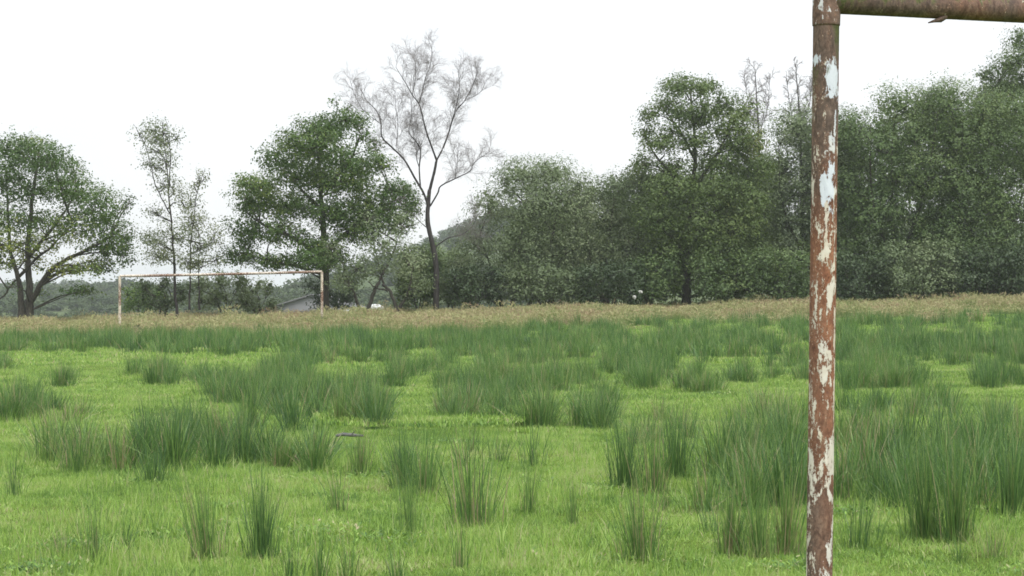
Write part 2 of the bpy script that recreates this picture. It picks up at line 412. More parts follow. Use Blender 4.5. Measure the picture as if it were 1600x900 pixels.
def merge(parts):
    V, L, C, T = [], [], [], []; off = 0
    for v, l, c, t in parts:
        V.append(v); L.append(l + off); C.append(c); T.append(t); off += len(v)
    return np.concatenate(V), np.concatenate(L), np.concatenate(C), np.concatenate(T)

def grass_patch(name, radius, n, hmin, hmax, width, lean=0.7):
    r = radius * np.sqrt(rng.uniform(0, 1, n)); a = rng.uniform(0, 2 * np.pi, n)
    base = np.stack([r * np.cos(a), r * np.sin(a), np.full(n, -0.02)], -1)
    lump = 0.5 + 0.5 * np.sin(base[:, 0] * 7 + rng.uniform(0, 6)) * np.sin(base[:, 1] * 6 + rng.uniform(0, 6))
    h = rng.uniform(hmin, hmax, n) * (0.65 + 0.7 * lump)
    la = rng.uniform(0, 2 * np.pi, n); lm = rng.uniform(0.1, lean, n)
    t = np.clip(rng.normal(0.48, 0.17, n) + 0.12 * (lump - 0.5), 0, 1)
    dead = rng.uniform(size=n) < 0.035; t[dead] = 1.0
    v, l, c, tt = blades(base, h, np.stack([np.cos(la), np.sin(la)], -1) * lm[:, None], width * rng.uniform(0.7, 1.3, n), t, 2, 0.5)
    return mesh_np(name, v, l, c, 'grass', False, tt)

def weed_patch():
    n = 260
    c = rng.normal(0, .22, (n, 3)); c[:, 2] = rng.uniform(.01, .05, n)
    a = rng.uniform(0, 6.28, n); ax = np.stack([np.cos(a), np.sin(a), rng.uniform(.1, .7, n)], -1); b = np.stack([-np.sin(a), np.cos(a), np.zeros(n)], -1)
    l = rng.uniform(.03, .075, n)[:, None]; w = l * .45
    V = np.stack([c, c + ax * l * .5 + b * w * .5, c + ax * l, c + ax * l * .5 - b * w * .5], 1)
    return quads('turf', V, 'grass', np.clip(rng.choice([.12, .25, .5, .97], n, p=[.35, .35, .2, .1]) + rng.normal(0, .05, n), 0, 1))

def rush_clump(name, n, R, h, width=0.0042, spread=0.35, straw=0.05, tint0=0.42, segs=3, mat='rush', hvar=0.30):
    r = R * np.minimum(1.5, np.abs(rng.normal(0, .62, n)) + rng.uniform(0, .2, n)); a = rng.uniform(0, 2 * np.pi, n)
    base = np.stack([r * np.cos(a), r * np.sin(a), np.full(n, -0.03)], -1)
    out = np.stack([np.cos(a), np.sin(a)], -1) * (r / R)[:, None]
    lean = (out * spread * rng.uniform(0.2, 1.1, n)[:, None] + rng.normal(0, 0.10, (n, 2))) * 0.62
    hh = h * (1.15 - 0.85 * rng.beta(1.3, 1.1, n)) * (1 - 0.13 * np.minimum(r / R, 1.4) ** 2)
    stray = rng.uniform(size=n) < 0.06
    lean[stray] = lean[stray] * 2.0 + rng.normal(0, .12, (stray.sum(), 2)); hh[stray] *= 0.95
    bent = rng.uniform(size=n) < 0.05
    lean[bent] = rng.normal(0, .38, (bent.sum(), 2)); hh[bent] *= 0.6
    t = np.clip(rng.normal(tint0, 0.24, n), 0, 0.9)
    sw = (rng.uniform(size=n) < straw) | (bent & (rng.uniform(size=n) < .5)); t[sw] = rng.uniform(0.93, 1.0, sw.sum())
    v, l, c, tt = blades(base, np.maximum(hh, 0.08), lean, width * rng.uniform(0.75, 1.3, n), t, segs, 0.22)
    # short leafy skirt of grass about the foot
    m = n // 3
    r2 = R * (0.7 + 0.6 * rng.uniform(0, 1, m)); a2 = rng.uniform(0, 2 * np.pi, m)
    b2 = np.stack([r2 * np.cos(a2), r2 * np.sin(a2), np.full(m, -0.02)], -1)
    v2 = blades(b2, rng.uniform(0.08, 0.20, m), rng.normal(0, 0.4, (m, 2)), np.full(m, width), np.clip(rng.normal(0.7, 0.1, m), 0, 0.9), 2, 0.3)
    V, L, C, T = merge([(v, l, c, tt), (v2[0], v2[1], v2[2], v2[3])])
    return mesh_np(name, V, L, C, mat, False, T)

# ------------------------------------------------------------------ goals
def tube_surface(length, r, na, nl, jitter=0.0):
    """open cylinder along +Z with dense rows for the flaking paint; returns verts and quads"""
    th = np.linspace(0, 2 * np.pi, na, endpoint=False); z = np.linspace(0, length, nl)
    Z, T = np.meshgrid(z, th, indexing='ij')
    R = r * np.ones_like(Z)
    if jitter: R = R + jitter * (np.sin(Z * 9 + 2 * T) * 0.5 + rng.normal(0, 0.25, Z.shape))
    V = np.stack([R * np.cos(T), R * np.sin(T), Z], -1).reshape(-1, 3)
    i, j = np.meshgrid(np.arange(nl - 1), np.arange(na), indexing='ij'); j2 = (j + 1) % na
    q = np.stack([i * na + j, i * na + j2, (i + 1) * na + j2, (i + 1) * na + j], -1).reshape(-1, 4)
    return V, q, T.ravel(), Z.ravel()

POST_R = 0.038
NEAR_D = 5.8
def zpx(y): return EYE + (HOR - y) / F * NEAR_D
# patches of paint seen on the near post: row, offset across the post (-1..1), half height in rows, half width, weight, whiteness
PATCH = [(60, -0.95, 9, .25, .9, 1), (92, .22, 28, .55, 1.1, 1), (112, .25, 20, .50, 1.0, 1), (160, .45, 22, .28, .8, .9), (185, .3, 22, .26, .8, .8), (205, .05, 14, .4, .55, .6), (235, .15, 18, .40, .9, 1), (262, .02, 28, .55, 1.15, 1), (292, .12, 18, .25, .9, 1),
         (200, .8, 40, .15, .5, .1), (325, -.15, 34, .22, .75, .2), (360, -.1, 28, .30, .7, .1), (350, .6, 70, .14, .75, .1), (395, .1, 16, .2, .5, .1), (428, .25, 22, .34, .95, .2), (475, .72, 55, .16, .85, .1), (508, -.05, 18, .4, .62, .3), (520, .3, 10, .3, .7, .2), (555, -.25, 30, .22, .75, .2), (590, .78, 70, .14, .75, .1),
         (650, .2, 18, .5, .5, .0), (690, .45, 42, .45, 1.0, .25), (715, -.8, 45, .22, .8, .25), (735, .2, 28, .6, .9, .3), (700, -.2, 30, .4, .5, .2), (785, .75, 30, .2, .7, .3), (822, .55, 24, .35, 1.05, .5), (860, .3, 40, .6, .42, .4), (890, -.3, 35, .6, .45, .4), (940, .1, 40, .7, .42, .3)]
HOLES = [(128, .25, 9, .25, .9), (152, .12, 12, .22, 1.2), (700, .05, 4, .1, .9), (728, .5, 4, .1, .9), (742, .05, 5, .12, .9), (712, .65, 5, .1, .9), (765, .0, 26, .5, 1.1), (800, -.35, 30, .4, .8)]
def make_post(name, length, parent, seed, na=72, nl=760, patches=True, paint0=0.0, tone0=0.5, white0=0.4, moss_low=0.0):
    V, q, T, Z = tube_surface(length, POST_R, na, nl, 0.0003)
    u = np.sin(T + 0.0)               # offset across the post; the side facing the camera is T = -pi/2
    front = -np.sin(T); across = np.cos(T)
    paint = np.full(len(V), paint0); white = np.full(len(V), white0); tone = np.full(len(V), tone0); moss = np.zeros(len(V))
    if patches:
        yy = HOR - (Z - EYE) * F / NEAR_D
        ac = np.where(front > -0.2, across, 2 * np.sign(across) - across)      # the far side carries on past +-1
        paint[:] = np.interp(yy, [0, 150, 300, 450, 600, 700, 1000], [.10, .17, .36, .33, .29, .42, .38]); white[:] = 0.15
        for (y, c, hy, hw, w, wh) in PATCH:
            g = np.exp(-(((yy - y) / (hy * 1.15)) ** 2 + ((ac - c) / (hw * 1.15)) ** 2) * 0.9)
            paint = np.maximum(paint, w * 0.95 * g); white = np.where(g > 0.3, wh, white)
        for (y, c, hy, hw, w) in HOLES:
            paint -= w * np.exp(-(((yy - y) / hy) ** 2 + ((ac - c) / hw) ** 2))
        back = sstep(0.1, -0.4, front) if False else np.clip(-front, 0, 1)
        paint += 0.35 * back * (np.sin(Z * 11) * 0.5 + 0.5)
        tone = np.interp(yy, [0, 180, 260, 330, 480, 600, 680, 760, 1000], [0.05, 0.1, 0.35, 0.95, 0.95, 0.75, 0.75, 0.25, 0.2])
        tone = tone + 0.25 * across * sstep(150, 300, yy)
        moss = np.interp(yy, [0, 60, 130, 260], [0.55, 0.42, 0.28, 0.0]) * np.where(yy < 70, 0.8 + 0.5 * across, 0.9 - 0.5 * across)
    else:
        zz = Z / length
        paint = paint0 + 0.25 * np.sin(Z * 5 + seed) + 0.12 * np.sin(Z * 13 + T)
        moss = moss_low * np.exp(-((zz - 0.25) / 0.2) ** 2)
    me = mesh_np(name, V, q, np.full(len(q), 4), 'rust', True, None, {'paint': paint, 'white': white, 'tone': np.clip(tone, 0, 1), 'moss': moss})
    return obj(name, me, parent)
def make_bar(name, length, z, parent, na=48, nl=900, near=True, seed=0, r=POST_R):
    V, q, T, Z = tube_surface(length, r, na, nl, 0.0004)
    # lay it along +X: old Z -> X ; cos -> -Y(front) ; sin -> Z(up)
    up = np.sin(T); front = np.cos(T)
    sag = -0.012 * np.sin(np.pi * Z / length)
    W = np.stack([V[:, 2], -V[:, 0], V[:, 1] + z + sag], -1)
    if near:
        moss = 0.55 * np.exp(-Z / 0.13) * (0.6 + 0.4 * up) + 0.36 * up * np.exp(-((Z - 0.25) / 0.3) ** 2) + 0.36 + 0.25 * sstep(0.0, -1.0, up) * (-up > 0.3) * 0.6
        paint = 0.05 + 0.16 * up + 0.08 * np.sin(Z * 23) 
        tone = 0.05 + 0.12 * sstep(0.1, 0.5, Z)
        white = np.full(len(V), 0.1)
    else:
        moss = 0.25 * np.clip(np.sin(Z * 3 + 1), 0, 1)
        paint = 0.40 + 0.2 * np.sin(Z * 2.6 + 0.5) + 0.1 * up
        tone = 0.3 + 0 * Z; white = np.full(len(V), 0.2)
    q = q[:, ::-1]
    me = mesh_np(name, W, q, np.full(len(q), 4), 'rust', True, None, {'paint': paint, 'white': white, 'tone': np.clip(tone, 0, 1), 'moss': moss})
    return obj(name, me, parent)
def make_sleeve(name, z0, z1, r, parent, x=0.0, moss=0.45):
    prof = [(z0, r - 0.003), (z0 + 0.002, r), (z0 + 0.03, r + 0.0006), ((z0 + z1) / 2, r), (z1 - 0.012, r), (z1 - 0.003, r - 0.004), (z1, r - 0.02), (z1 + 0.001, 0.0005)]
    na = 64; V = []; 
    th = np.linspace(0, 2 * np.pi, na, endpoint=False)
    zs = []; rs = []
    for (a, ra), (b, rb) in zip(prof[:-1], prof[1:]):
        for t in np.linspace(0, 1, 6, endpoint=False): zs.append(a + (b - a) * t); rs.append(ra + (rb - ra) * t)
    zs.append(prof[-1][0]); rs.append(prof[-1][1])
    zs, rs = np.array(zs), np.array(rs)
    V = np.stack([x + rs[:, None] * np.cos(th), rs[:, None] * np.sin(th), np.repeat(zs[:, None], na, 1)], -1).reshape(-1, 3)
    nl = len(zs)
    i, j = np.meshgrid(np.arange(nl - 1), np.arange(na), indexing='ij'); j2 = (j + 1) % na
    q = np.stack([i * na + j, i * na + j2, (i + 1) * na + j2, (i + 1) * na + j], -1).reshape(-1, 4)
    ac = np.tile(np.cos(th), nl)
    me = mesh_np(name, V, q, np.full(len(q), 4), 'rust', True, None, {'paint': 0.06 + 0.25 * np.clip(-ac, 0, 1), 'white': np.full(len(V), 0.7), 'tone': np.full(len(V), 0.1), 'moss': moss * (0.45 + 0.5 * ac)})
    return obj(name, me, parent)

def near_goal():
    H, W = 2.478, 7.32
    x0 = at(1280.0, 900, NEAR_D)[0]
    gz = float(terrain(x0, NEAR_D)); 
    zb = at(1280, 900, NEAR_D)[2]
    lean = 12.5 / 900.0
    base = (x0 - (zb - gz) * lean, NEAR_D, gz - 0.05)
    g = thing('football_goal', base, 'tall rusty goal frame close to the camera with flaking white paint', 'goal', 'football goals')
    yaw = math.atan((4.57 + 10.5) / (72 - NEAR_D))
    g.rotation_euler = (0, lean, yaw * 0.85)
    L = H + 0.05
    p = make_post('post', L - 0.03, g, 1)
    p['label'] = 'rusted near post with patches of white and cream paint'
    # the paint rows were measured in world height; the post's foot is 5 cm underground
    make_sleeve('elbow_sleeve', L - 0.076, L + 0.047, POST_R + 0.0025, g)
    b = make_bar('crossbar', W - 2 * 0.02, L, g); b.location = (0.02, 0, 0)
    p2 = make_post('post', L - 0.03, g, 2, 40, 300, False, 0.3, 0.6, 0.3); p2.location = (W, 0, 0)
    make_sleeve('elbow_sleeve', L - 0.076, L + 0.047, POST_R + 0.0025, g, W)
    # torn flake of metal hanging under the bar
    hk = Tubes()
    fx = (1470 - 1291) / F * NEAR_D
    hk.add(np.array([[fx + 0.03, -0.012, L - 0.034], [fx + 0.012, -0.016, L - 0.045], [fx - 0.008, -0.016, L - 0.050], [fx - 0.024, -0.012, L - 0.055]]), [0.009, 0.0075, 0.005, 0.0015], 7, 0.2)
    me = hk.mesh('net_hook', 'rust')
    for k, v in (('tone', 0.05), ('paint', 0.0), ('moss', 0.2), ('white', 0.0)):
        a = me.attributes.new(k, 'FLOAT', 'POINT'); a.data.foreach_set('value', np.full(len(me.vertices), v, np.float32))
    obj('net_hook', me, g)
    return g
near_goal()

def far_goal():
    H, W = 2.44, 7.32
    Yg = 72.0
    a = at(187, 500, Yg); b = at(503, 500, Yg + 1.3)
    pa, pb = np.array([a[0], Yg]), np.array([b[0], Yg + 1.3])
    za = at(187, 431.5, Yg)[2]; zb = at(503, 424.5, Yg + 1.3)[2]
    ga, gb = float(terrain(*pa)), float(terrain(*pb))
    W = float(np.hypot(*(pb - pa)))
    g = thing('football_goal', (pa[0], pa[1], 0), 'distant goal frame with rusty crossbar standing in tall dry grass', 'goal', 'football goals')
    g.rotation_euler = (0, 0, math.atan2(pb[1] - pa[1], pb[0] - pa[0]))
    p = make_post('post', za - ga + 0.1, g, 3, 20, 120, False, 0.55, 0.3, 0.1); p.location = (0, 0, ga - 0.1); p['label'] = 'cream painted left post'
    p = make_post('post', zb - gb + 0.1, g, 4, 20, 120, False, 0.5, 0.35, 0.1, 0.6); p.location = (W, 0, gb - 0.1); p['label'] = 'white painted right post with mossy foot'
    for o in g.children: o.scale = (1.25, 1.25, 1.0)
    br = make_bar('crossbar', math.hypot(W, zb - za), 0, g, 20, 300, False, 0, 0.048); br.location = (0, 0, za); br.rotation_euler = (0, -math.atan2(zb - za, W), 0)
    hooks = Tubes()
    for k, f in enumerate((0.25, 0.43, 0.62, 0.79)):
        h = Tubes(); x = W * f; z = za + (zb - za) * f
        h.add(np.array([[x, -0.03, z - 0.03], [x + .01, -0.05, z - 0.09], [x + .03, -0.04, z - 0.12]]), [0.014, 0.012, 0.008], 6)
        me = h.mesh('net_hook', 'rust')
        for kk, v in (('tone', 0.05), ('paint', 0.0), ('moss', 0.2), ('white', 0.0)):
            at_ = me.attributes.new(kk, 'FLOAT', 'POINT'); at_.data.foreach_set('value', np.full(len(me.vertices), v, np.float32))
        obj('net_hook', me, g)
far_goal()

# ------------------------------------------------------------------ trees
def leaf_quads(centres, nper, spread, ll, lw, up=0.6, flat=0.75, outw=None):
    n = len(centres) * nper
    c = np.repeat(centres, nper, 0) + rng.normal(0, 1, (n, 3)) * np.array([spread, spread, spread * flat])
    ax = unit(rng.normal(0, 1, (n, 3)) + np.array([0, 0, -0.15]))
    nm = unit(rng.normal(0, 1, (n, 3)) + np.array([0, 0, up]))
    if outw is not None:
        nm = unit(rng.normal(0, .42, (n, 3)) + np.repeat(outw, nper, 0) * .8 + np.array([0, 0, up]))
        ax = unit(ax - nm * (ax * nm).sum(1)[:, None])
    b = unit(np.cross(ax, nm))
    s = rng.uniform(0.65, 1.3, n)[:, None]
    l, w = ll * s, lw * s
    V = np.stack([c - ax * l * 0.5, c + b * w * 0.5, c + ax * l * 0.5, c - b * w * 0.5], 1)
    return V

def crown_points(blobs, S, half, dens, shell=0.55, fuzz=0.12):
    """blobs in local metres: (x, z, rx, rz, y, ry); returns cluster centres"""
    P = []
    for (x, z, rx, rz, y, ry, dn) in blobs:
        area = (rx * rz + rx * ry + ry * rz) / 3
        n = max(4, int(1.75 * dens * dn * area * 4 * math.pi))
        d = unit(rng.normal(0, 1, (n, 3)))
        r = (shell + (1 - shell) * rng.uniform(0, 1, n) ** 0.6) * (1 + fuzz * rng.normal(0, 1, n))
        # lumps so the outline is not an ellipse
        ph = rng.uniform(0, 6.28, 6)
        lump = 1 + 0.16 * np.sin(d[:, 0] * 4 + ph[0]) * np.sin(d[:, 2] * 4 + ph[1]) + 0.12 * np.sin(d[:, 1] * 6 + ph[2]) * np.sin(d[:, 2] * 7 + ph[3])
        p = np.stack([x + d[:, 0] * rx * r * lump, y + d[:, 1] * ry * r * lump, z + d[:, 2] * rz * r * lump], -1)
        P.append(p)
    return P

def tree(name, label, cat, Y, foot, limbs, blobs, mat='oak', bark='bark', dens=7.0,  nper=9, leaf=(0.125, 0.075), spread=0.155, depth=0.75, tints=None, group=None, trunk_r=0.2, both=True, shell=0.5, branch=True, tint0=0.42, core=1.0, jitter=0, fat=1.0):
    """limbs: list of (points in photo pixels, start radius, end radius) ; blobs: (px, py, rx, ry[, density[, tint shift]]) in photo pixels"""
    S = F / Y
    fx = at(foot[0], foot[1], Y)[0]; gz = float(terrain(fx, Y))
    root = thing(name, (fx, Y, gz - 0.05), label, cat, group)
    def loc(px, py, dy=0.0):
        p = at(px, py, Y); return np.array([p[0] - fx, dy, p[2] - gz + 0.05])
    bx = [b[0] for b in blobs] or [foot[0]]
    c0 = 0.5 * (min(bx) + max(bx)); half_px = max(30.0, 0.5 * (max(bx) - min(bx)) + 25)
    half = half_px / S
    tb = Tubes(); br = Tubes(); nodes = []
    nbr = 0
    for k, (pts, r0, r1) in enumerate(limbs):
        dy = rng.normal(0, 0.1) if k else 0.0
        P = np.array([loc(x, y) for x, y in pts])
        drift = (rng.uniform(-0.35, 0.35) if k else 0.05) * np.linalg.norm(P[-1] - P[0])
        P[:, 1] += np.linspace(0, 1, len(P)) ** 1.2 * drift
        if k == 0: P[0, 2] = min(P[0, 2], -0.1)
        elif r0 > trunk_r * 0.8: P[0, 2] = min(P[0, 2], -0.1) if pts[0][1] > foot[1] - 8 else P[0, 2]
        C = smooth_line(P, 5); m = len(C)
        rad = np.linspace(r0, r1, m)
        if pts[0][1] > foot[1] - 8: rad[:3] *= np.array([1.45, 1.2, 1.06])[:min(3, m)]
        C[1:-1] += rng.normal(0, 0.02, (m - 2, 3))
        tb.add(C, rad, 8, 0.05); nodes.append(C[1:])
    nodes_a = np.concatenate(nodes)
    B = []; shifts = []
    for b in blobs:
        x, y, rx, ry = b[:4]; y += rng.normal(0, jitter) if jitter else 0; ry *= fat; dn = b[4] if len(b) > 4 else 1.0; ts = b[5] if len(b) > 5 else 0.0
        t = np.clip(abs(x - c0) / half_px, 0, 0.95); dmax = half * depth * math.sqrt(1 - t * t)
        ryd = max(rx, ry) / S
        for side in ((-1, 1) if both else (0,)):
            dy = side * rng.uniform(0.25, 1.0) * dmax
            jx, jy = (0, 0) if side <= 0 else rng.normal(0, 5, 2)
            p = loc(x + jx, y + jy, dy)
            k = 1.0 if side <= 0 else 0.93
            B.append((p[0], p[2], rx / S * k, ry / S * k, dy, min(ryd, 1.6), dn)); shifts.append(ts + rng.normal(0, 0.10))
    P = crown_points(B, S, half, dens, shell)
    if branch:
        for (x, z, rx, rz, y, ry, dn), pts in zip(B, P):
            c = np.array([x, y, z - rz * 0.25])
            cand = nodes_a[nodes_a[:, 2] < c[2] + 0.1]
            if len(cand) == 0: cand = nodes_a[:1]
            hd = np.linalg.norm(cand[:, :2] - c[:2], axis=1); d = np.linalg.norm(cand - c, axis=1) + 2.0 * np.maximum(0, 0.22 * hd - (c[2] - cand[:, 2]))
            a = cand[np.argmin(d)]
            mid = 0.5 * (a + c) + rng.normal(0, 0.12, 3) + np.array([0, 0, 0.08 * np.linalg.norm(c - a)])
            L = np.linalg.norm(c - a)
            r0 = min(0.05, 0.014 + 0.016 * L)
            br.add(smooth_line([a, mid, c], 3), np.linspace(r0, 0.012, 7), 5, 0.08)
            for q in pts[rng.choice(len(pts), min(9, len(pts)), replace=False)]:
                m2 = 0.5 * (c + q) + rng.normal(0, 0.06, 3)
                br.add(np.array([c, m2, q]), [0.014, 0.009, 0.004], 4)
    T = []
    for pts, ts in zip(P, shifts):
        n = len(pts)
        base = np.clip(tint0 + ts + rng.normal(0, 0.10, n), 0, 1)
        T.append(np.clip(np.repeat(base, nper) + rng.normal(0, 0.07, n * nper), 0, 0.98))
    obj('trunk', tb.mesh('trunk', bark), root)
    if br.n: obj('branches', br.mesh('branches', bark), root)
    if P:
        O = np.concatenate([unit((p - np.array([b_[0], b_[4], b_[1]])) / np.array([b_[2], b_[5], b_[3]])) for p, b_ in zip(P, B)])
        V = leaf_quads(np.concatenate(P), nper, spread, *leaf, outw=O)
        if core > 0:
            K = []
            for (x, z, rx, rz, y, ry, dn) in B:
                nk = int(core * dn * 22 * (rx * rz + rx * ry + ry * rz)); d = unit(rng.normal(0, 1, (nk, 3))) * rng.uniform(0, .72, nk)[:, None]
                K.append(np.array([x, y, z]) + d * np.array([rx, ry, rz]))
            K = np.concatenate(K); V = np.concatenate([V, leaf_quads(K, 1, .05, leaf[0] * 2.2, leaf[1] * 2.2)])
            T.append(np.clip(rng.normal(tint0, .1, len(K)), 0, 1))
        obj('crown', quads('crown', V, mat, np.concatenate(T)), root)
    return root

def twigs(tb, C, r0, r1, lvl, start, step, length, up=0.35, droop=0.25):
    """recursive fine branching off a limb centre line"""
    seg = np.linalg.norm(np.diff(C, axis=0), axis=1); tot = seg.sum(); cum = np.concatenate(([0], np.cumsum(seg)))
    s = start * tot
    while s < tot:
        p = np.array([np.interp(s, cum, C[:, i]) for i in range(3)])
        k = min(len(C) - 2, int(np.searchsorted(cum, s)) - 1 if s > 0 else 0); d = unit(C[k + 1] - C[k])
        o = unit(rng.normal(0, 1, 3)); o = unit(o - d * np.dot(o, d))
        dirv = unit(d * 0.8 + o * rng.uniform(0.5, 1.0) + np.array([0, 0, up]))
        L = length * rng.uniform(0.5, 1.25) * (1 - 0.45 * s / tot)
        t = np.linspace(0, 1, 4)[:, None]
        Q = p + dirv * L * t + np.array([0, 0, -droop * rng.uniform(-.5, 2)]) * L * t ** 2.2 + rng.normal(0, 0.075 * L, (4, 3)) * t
        ra = r0[lvl]
        tb.add(Q, np.linspace(ra, ra * 0.5, 4), 3 if lvl else 4)
        if lvl + 1 < len(r0):
            twigs(tb, Q, r0, r1, lvl + 1, 0.12, step * 0.44, length * 0.5, up * 0.6, droop * 1.6)
        s += step * rng.uniform(0.6, 1.4)

def bare_birch(label, Y, foot, limbs, trunk_r, twiglen=1.15, step=0.33, lv=(0.017, 0.010, 0.0075), start=0.4, group=None, minr=0.0):
    fx = at(foot[0], foot[1], Y)[0]; gz = float(terrain(fx, Y))
    root = thing('birch_tree', (fx, Y, gz - 0.05), label, 'tree', group)
    tb, tw = Tubes(), Tubes()
    for k, (pts, r0, r1, dep, st) in enumerate(limbs):
        P = np.array([at(x, y, Y) - np.array([fx, Y, gz - 0.05]) for x, y in pts])
        P[:, 1] = np.linspace(dep[0], dep[1], len(P))
        if k == 0: P[0, 2] = -0.1
        C = smooth_line(P, 5); m = len(C)
        rad = np.linspace(r0, r1, m) * (0.76 if k == 0 else 0.66)
        if k == 0: rad[:3] *= [1.4, 1.18, 1.05]
        tb.add(C, rad, 8, 0.05)
        if st is not None: twigs(tw, C, lv, None, 0, st * .6, step, twiglen, 0.38, 0.13)
    obj('trunk', tb.mesh('trunk', 'bark_birch'), root)
    obj('twigs', tw.mesh('twigs', 'twig'), root)
    return root

# left oak, cut by the frame
tree('oak_tree', 'broad oak with two leaning trunks at the left edge', 'tree', 97, (40, 499),
     [([(46, 500), (46, 465), (44, 425), (42, 375), (50, 300), (58, 235)], 0.23, 0.05), ([(34, 500), (29, 455), (22, 430), (8, 395), (0, 330), (-8, 260)], 0.17, 0.04),
      ([(49, 470), (72, 435), (103, 408), (150, 388), (185, 370)], 0.15, 0.03), ([(24, 437), (5, 462), (-22, 482)], 0.06, 0.025), ([(30, 432), (58, 405), (85, 385), (120, 350)], 0.09, 0.03), ([(46, 400), (90, 340), (110, 300)], 0.10, 0.03), ([(5, 390), (-40, 340), (-60, 300)], 0.10, 0.03)],
     [(58, 232, 52, 26), (20, 226, 40, 22), (100, 250, 32, 26), (0, 262, 50, 34), (50, 288, 60, 28, .8), (110, 300, 40, 28), (150, 322, 48, 34), (188, 348, 24, 26), (206, 318, 9, 14, .7), (172, 392, 40, 20), (120, 356, 46, 24, .8, .05), (60, 345, 50, 22, .55, .1), (8, 338, 50, 32, .7), (18, 375, 48, 24, .6, .45), (65, 375, 45, 16, .45, .45), (130, 405, 40, 14, .6, .4), (198, 398, 12, 14), (-45, 320, 50, 55), (-40, 400, 45, 36), (95, 424, 34, 8, .45, .42), (125, 444, 24, 8, .7), (28, 410, 26, 14, .5, .45), (-65, 365, 40, 45), (150, 420, 30, 10, .6, .1), (40, 440, 14, 7, .5, .2)],
     'oak', dens=4.6, depth=0.6, trunk_r=0.23, core=.15, jitter=5)

# slim young birch with thin foliage
tree('birch_tree', 'slender young birch with thin grey-green leaves behind the distant goal', 'tree', 96, (276, 482),
     [([(277, 484), (273, 430), (268, 370), (263, 310), (257, 250), (250, 188)], 0.075, 0.012), ([(296, 484), (297, 420), (299, 360), (306, 300), (318, 262)], 0.045, 0.010), ([(266, 335), (245, 290), (228, 225), (212, 195)], 0.03, 0.008), ([(263, 300), (268, 240), (264, 190)], 0.03, 0.008), ([(312, 484), (313, 420), (318, 372)], 0.04, 0.01)],
     [(246, 202, 24, 18, .6), (224, 212, 13, 14, .6), (264, 210, 12, 20, .4), (254, 236, 26, 18, .6), (238, 258, 18, 13, .5), (262, 288, 22, 18, .5), (290, 312, 22, 22, .5), (316, 282, 10, 16, .5), (248, 330, 18, 16, .4), (306, 345, 24, 22, .6), (240, 374, 24, 15, .6), (280, 368, 30, 22, .5), (316, 384, 20, 18, .6), (254, 398, 30, 15, .7), (300, 408, 28, 14, .7), (338, 365, 14, 25, .4), (336, 405, 14, 16, .5)],
     'birch', 'bark_birch', dens=8.4, nper=8, leaf=(0.10, 0.065), spread=0.18, depth=0.7, trunk_r=0.07, core=0.0, tint0=.6)

# oak behind the goal
tree('oak_tree', 'dense green oak rising behind the distant goal', 'tree', 98, (506, 480),
     [([(506, 484), (508, 440), (506, 390), (502, 320), (498, 250), (510, 195)], 0.24, 0.04), ([(506, 405), (465, 375), (415, 352), (385, 330)], 0.12, 0.03), ([(507, 395), (550, 355), (605, 318), (640, 305)], 0.12, 0.03), ([(505, 430), (460, 415), (390, 400)], 0.09, 0.02), ([(503, 330), (460, 285), (430, 255)], 0.09, 0.025), ([(500, 300), (545, 250), (560, 205)], 0.09, 0.02)],
     [(505, 203, 42, 17), (545, 190, 30, 12), (470, 224, 32, 15), (570, 212, 15, 18, .8), (438, 256, 34, 16), (500, 243, 60, 20), (556, 250, 38, 16), (410, 285, 34, 17), (470, 285, 50, 20), (540, 288, 50, 20), (596, 264, 22, 10), (398, 326, 34, 20), (450, 330, 45, 22), (520, 330, 50, 22), (580, 318, 40, 22), (620, 298, 28, 15), (384, 368, 32, 22), (440, 374, 40, 18, .85), (374, 398, 28, 15), (428, 404, 42, 11, .8), (500, 378, 45, 22), (560, 368, 40, 22), (610, 345, 30, 22), (508, 412, 48, 14, .9), (645, 318, 18, 16), (380, 282, 10, 10, .6), (535, 178, 10, 8, .6), (508, 182, 8, 7, .6), (475, 204, 8, 7, .6)],
     'oak', dens=6.0, depth=0.7, trunk_r=0.24, tint0=0.45, core=.45, jitter=6, fat=1.2, shell=.6)

# grey-green sallow with crooked stems below the birch
tree('sallow_tree', 'low grey-green sallow with crooked dark stems beside the bare birch', 'tree', 95, (575, 484),
     [([(568, 486), (582, 462), (592, 440), (602, 420), (618, 385), (630, 350)], 0.11, 0.02), ([(628, 486), (612, 462), (600, 445), (594, 428), (585, 395)], 0.10, 0.02), ([(566, 486), (556, 465), (545, 440), (535, 410)], 0.09, 0.02), ([(606, 455), (590, 450), (575, 440)], 0.05, 0.02), ([(625, 480), (640, 450), (648, 415)], 0.07, 0.02)],
     [(560, 415, 38, 24, .8), (602, 380, 42, 28, .8), (545, 445, 26, 14, .8), (632, 350, 28, 24, .8), (640, 408, 30, 30), (648, 448, 22, 18), (598, 418, 28, 14, .5), (528, 430, 22, 20, .8), (580, 345, 30, 20, .5), (520, 385, 22, 20, .5)],
     'sallow', dens=4.6, nper=8, leaf=(0.12, 0.06), spread=0.16, depth=0.8, trunk_r=0.1, core=.15, tint0=.5)

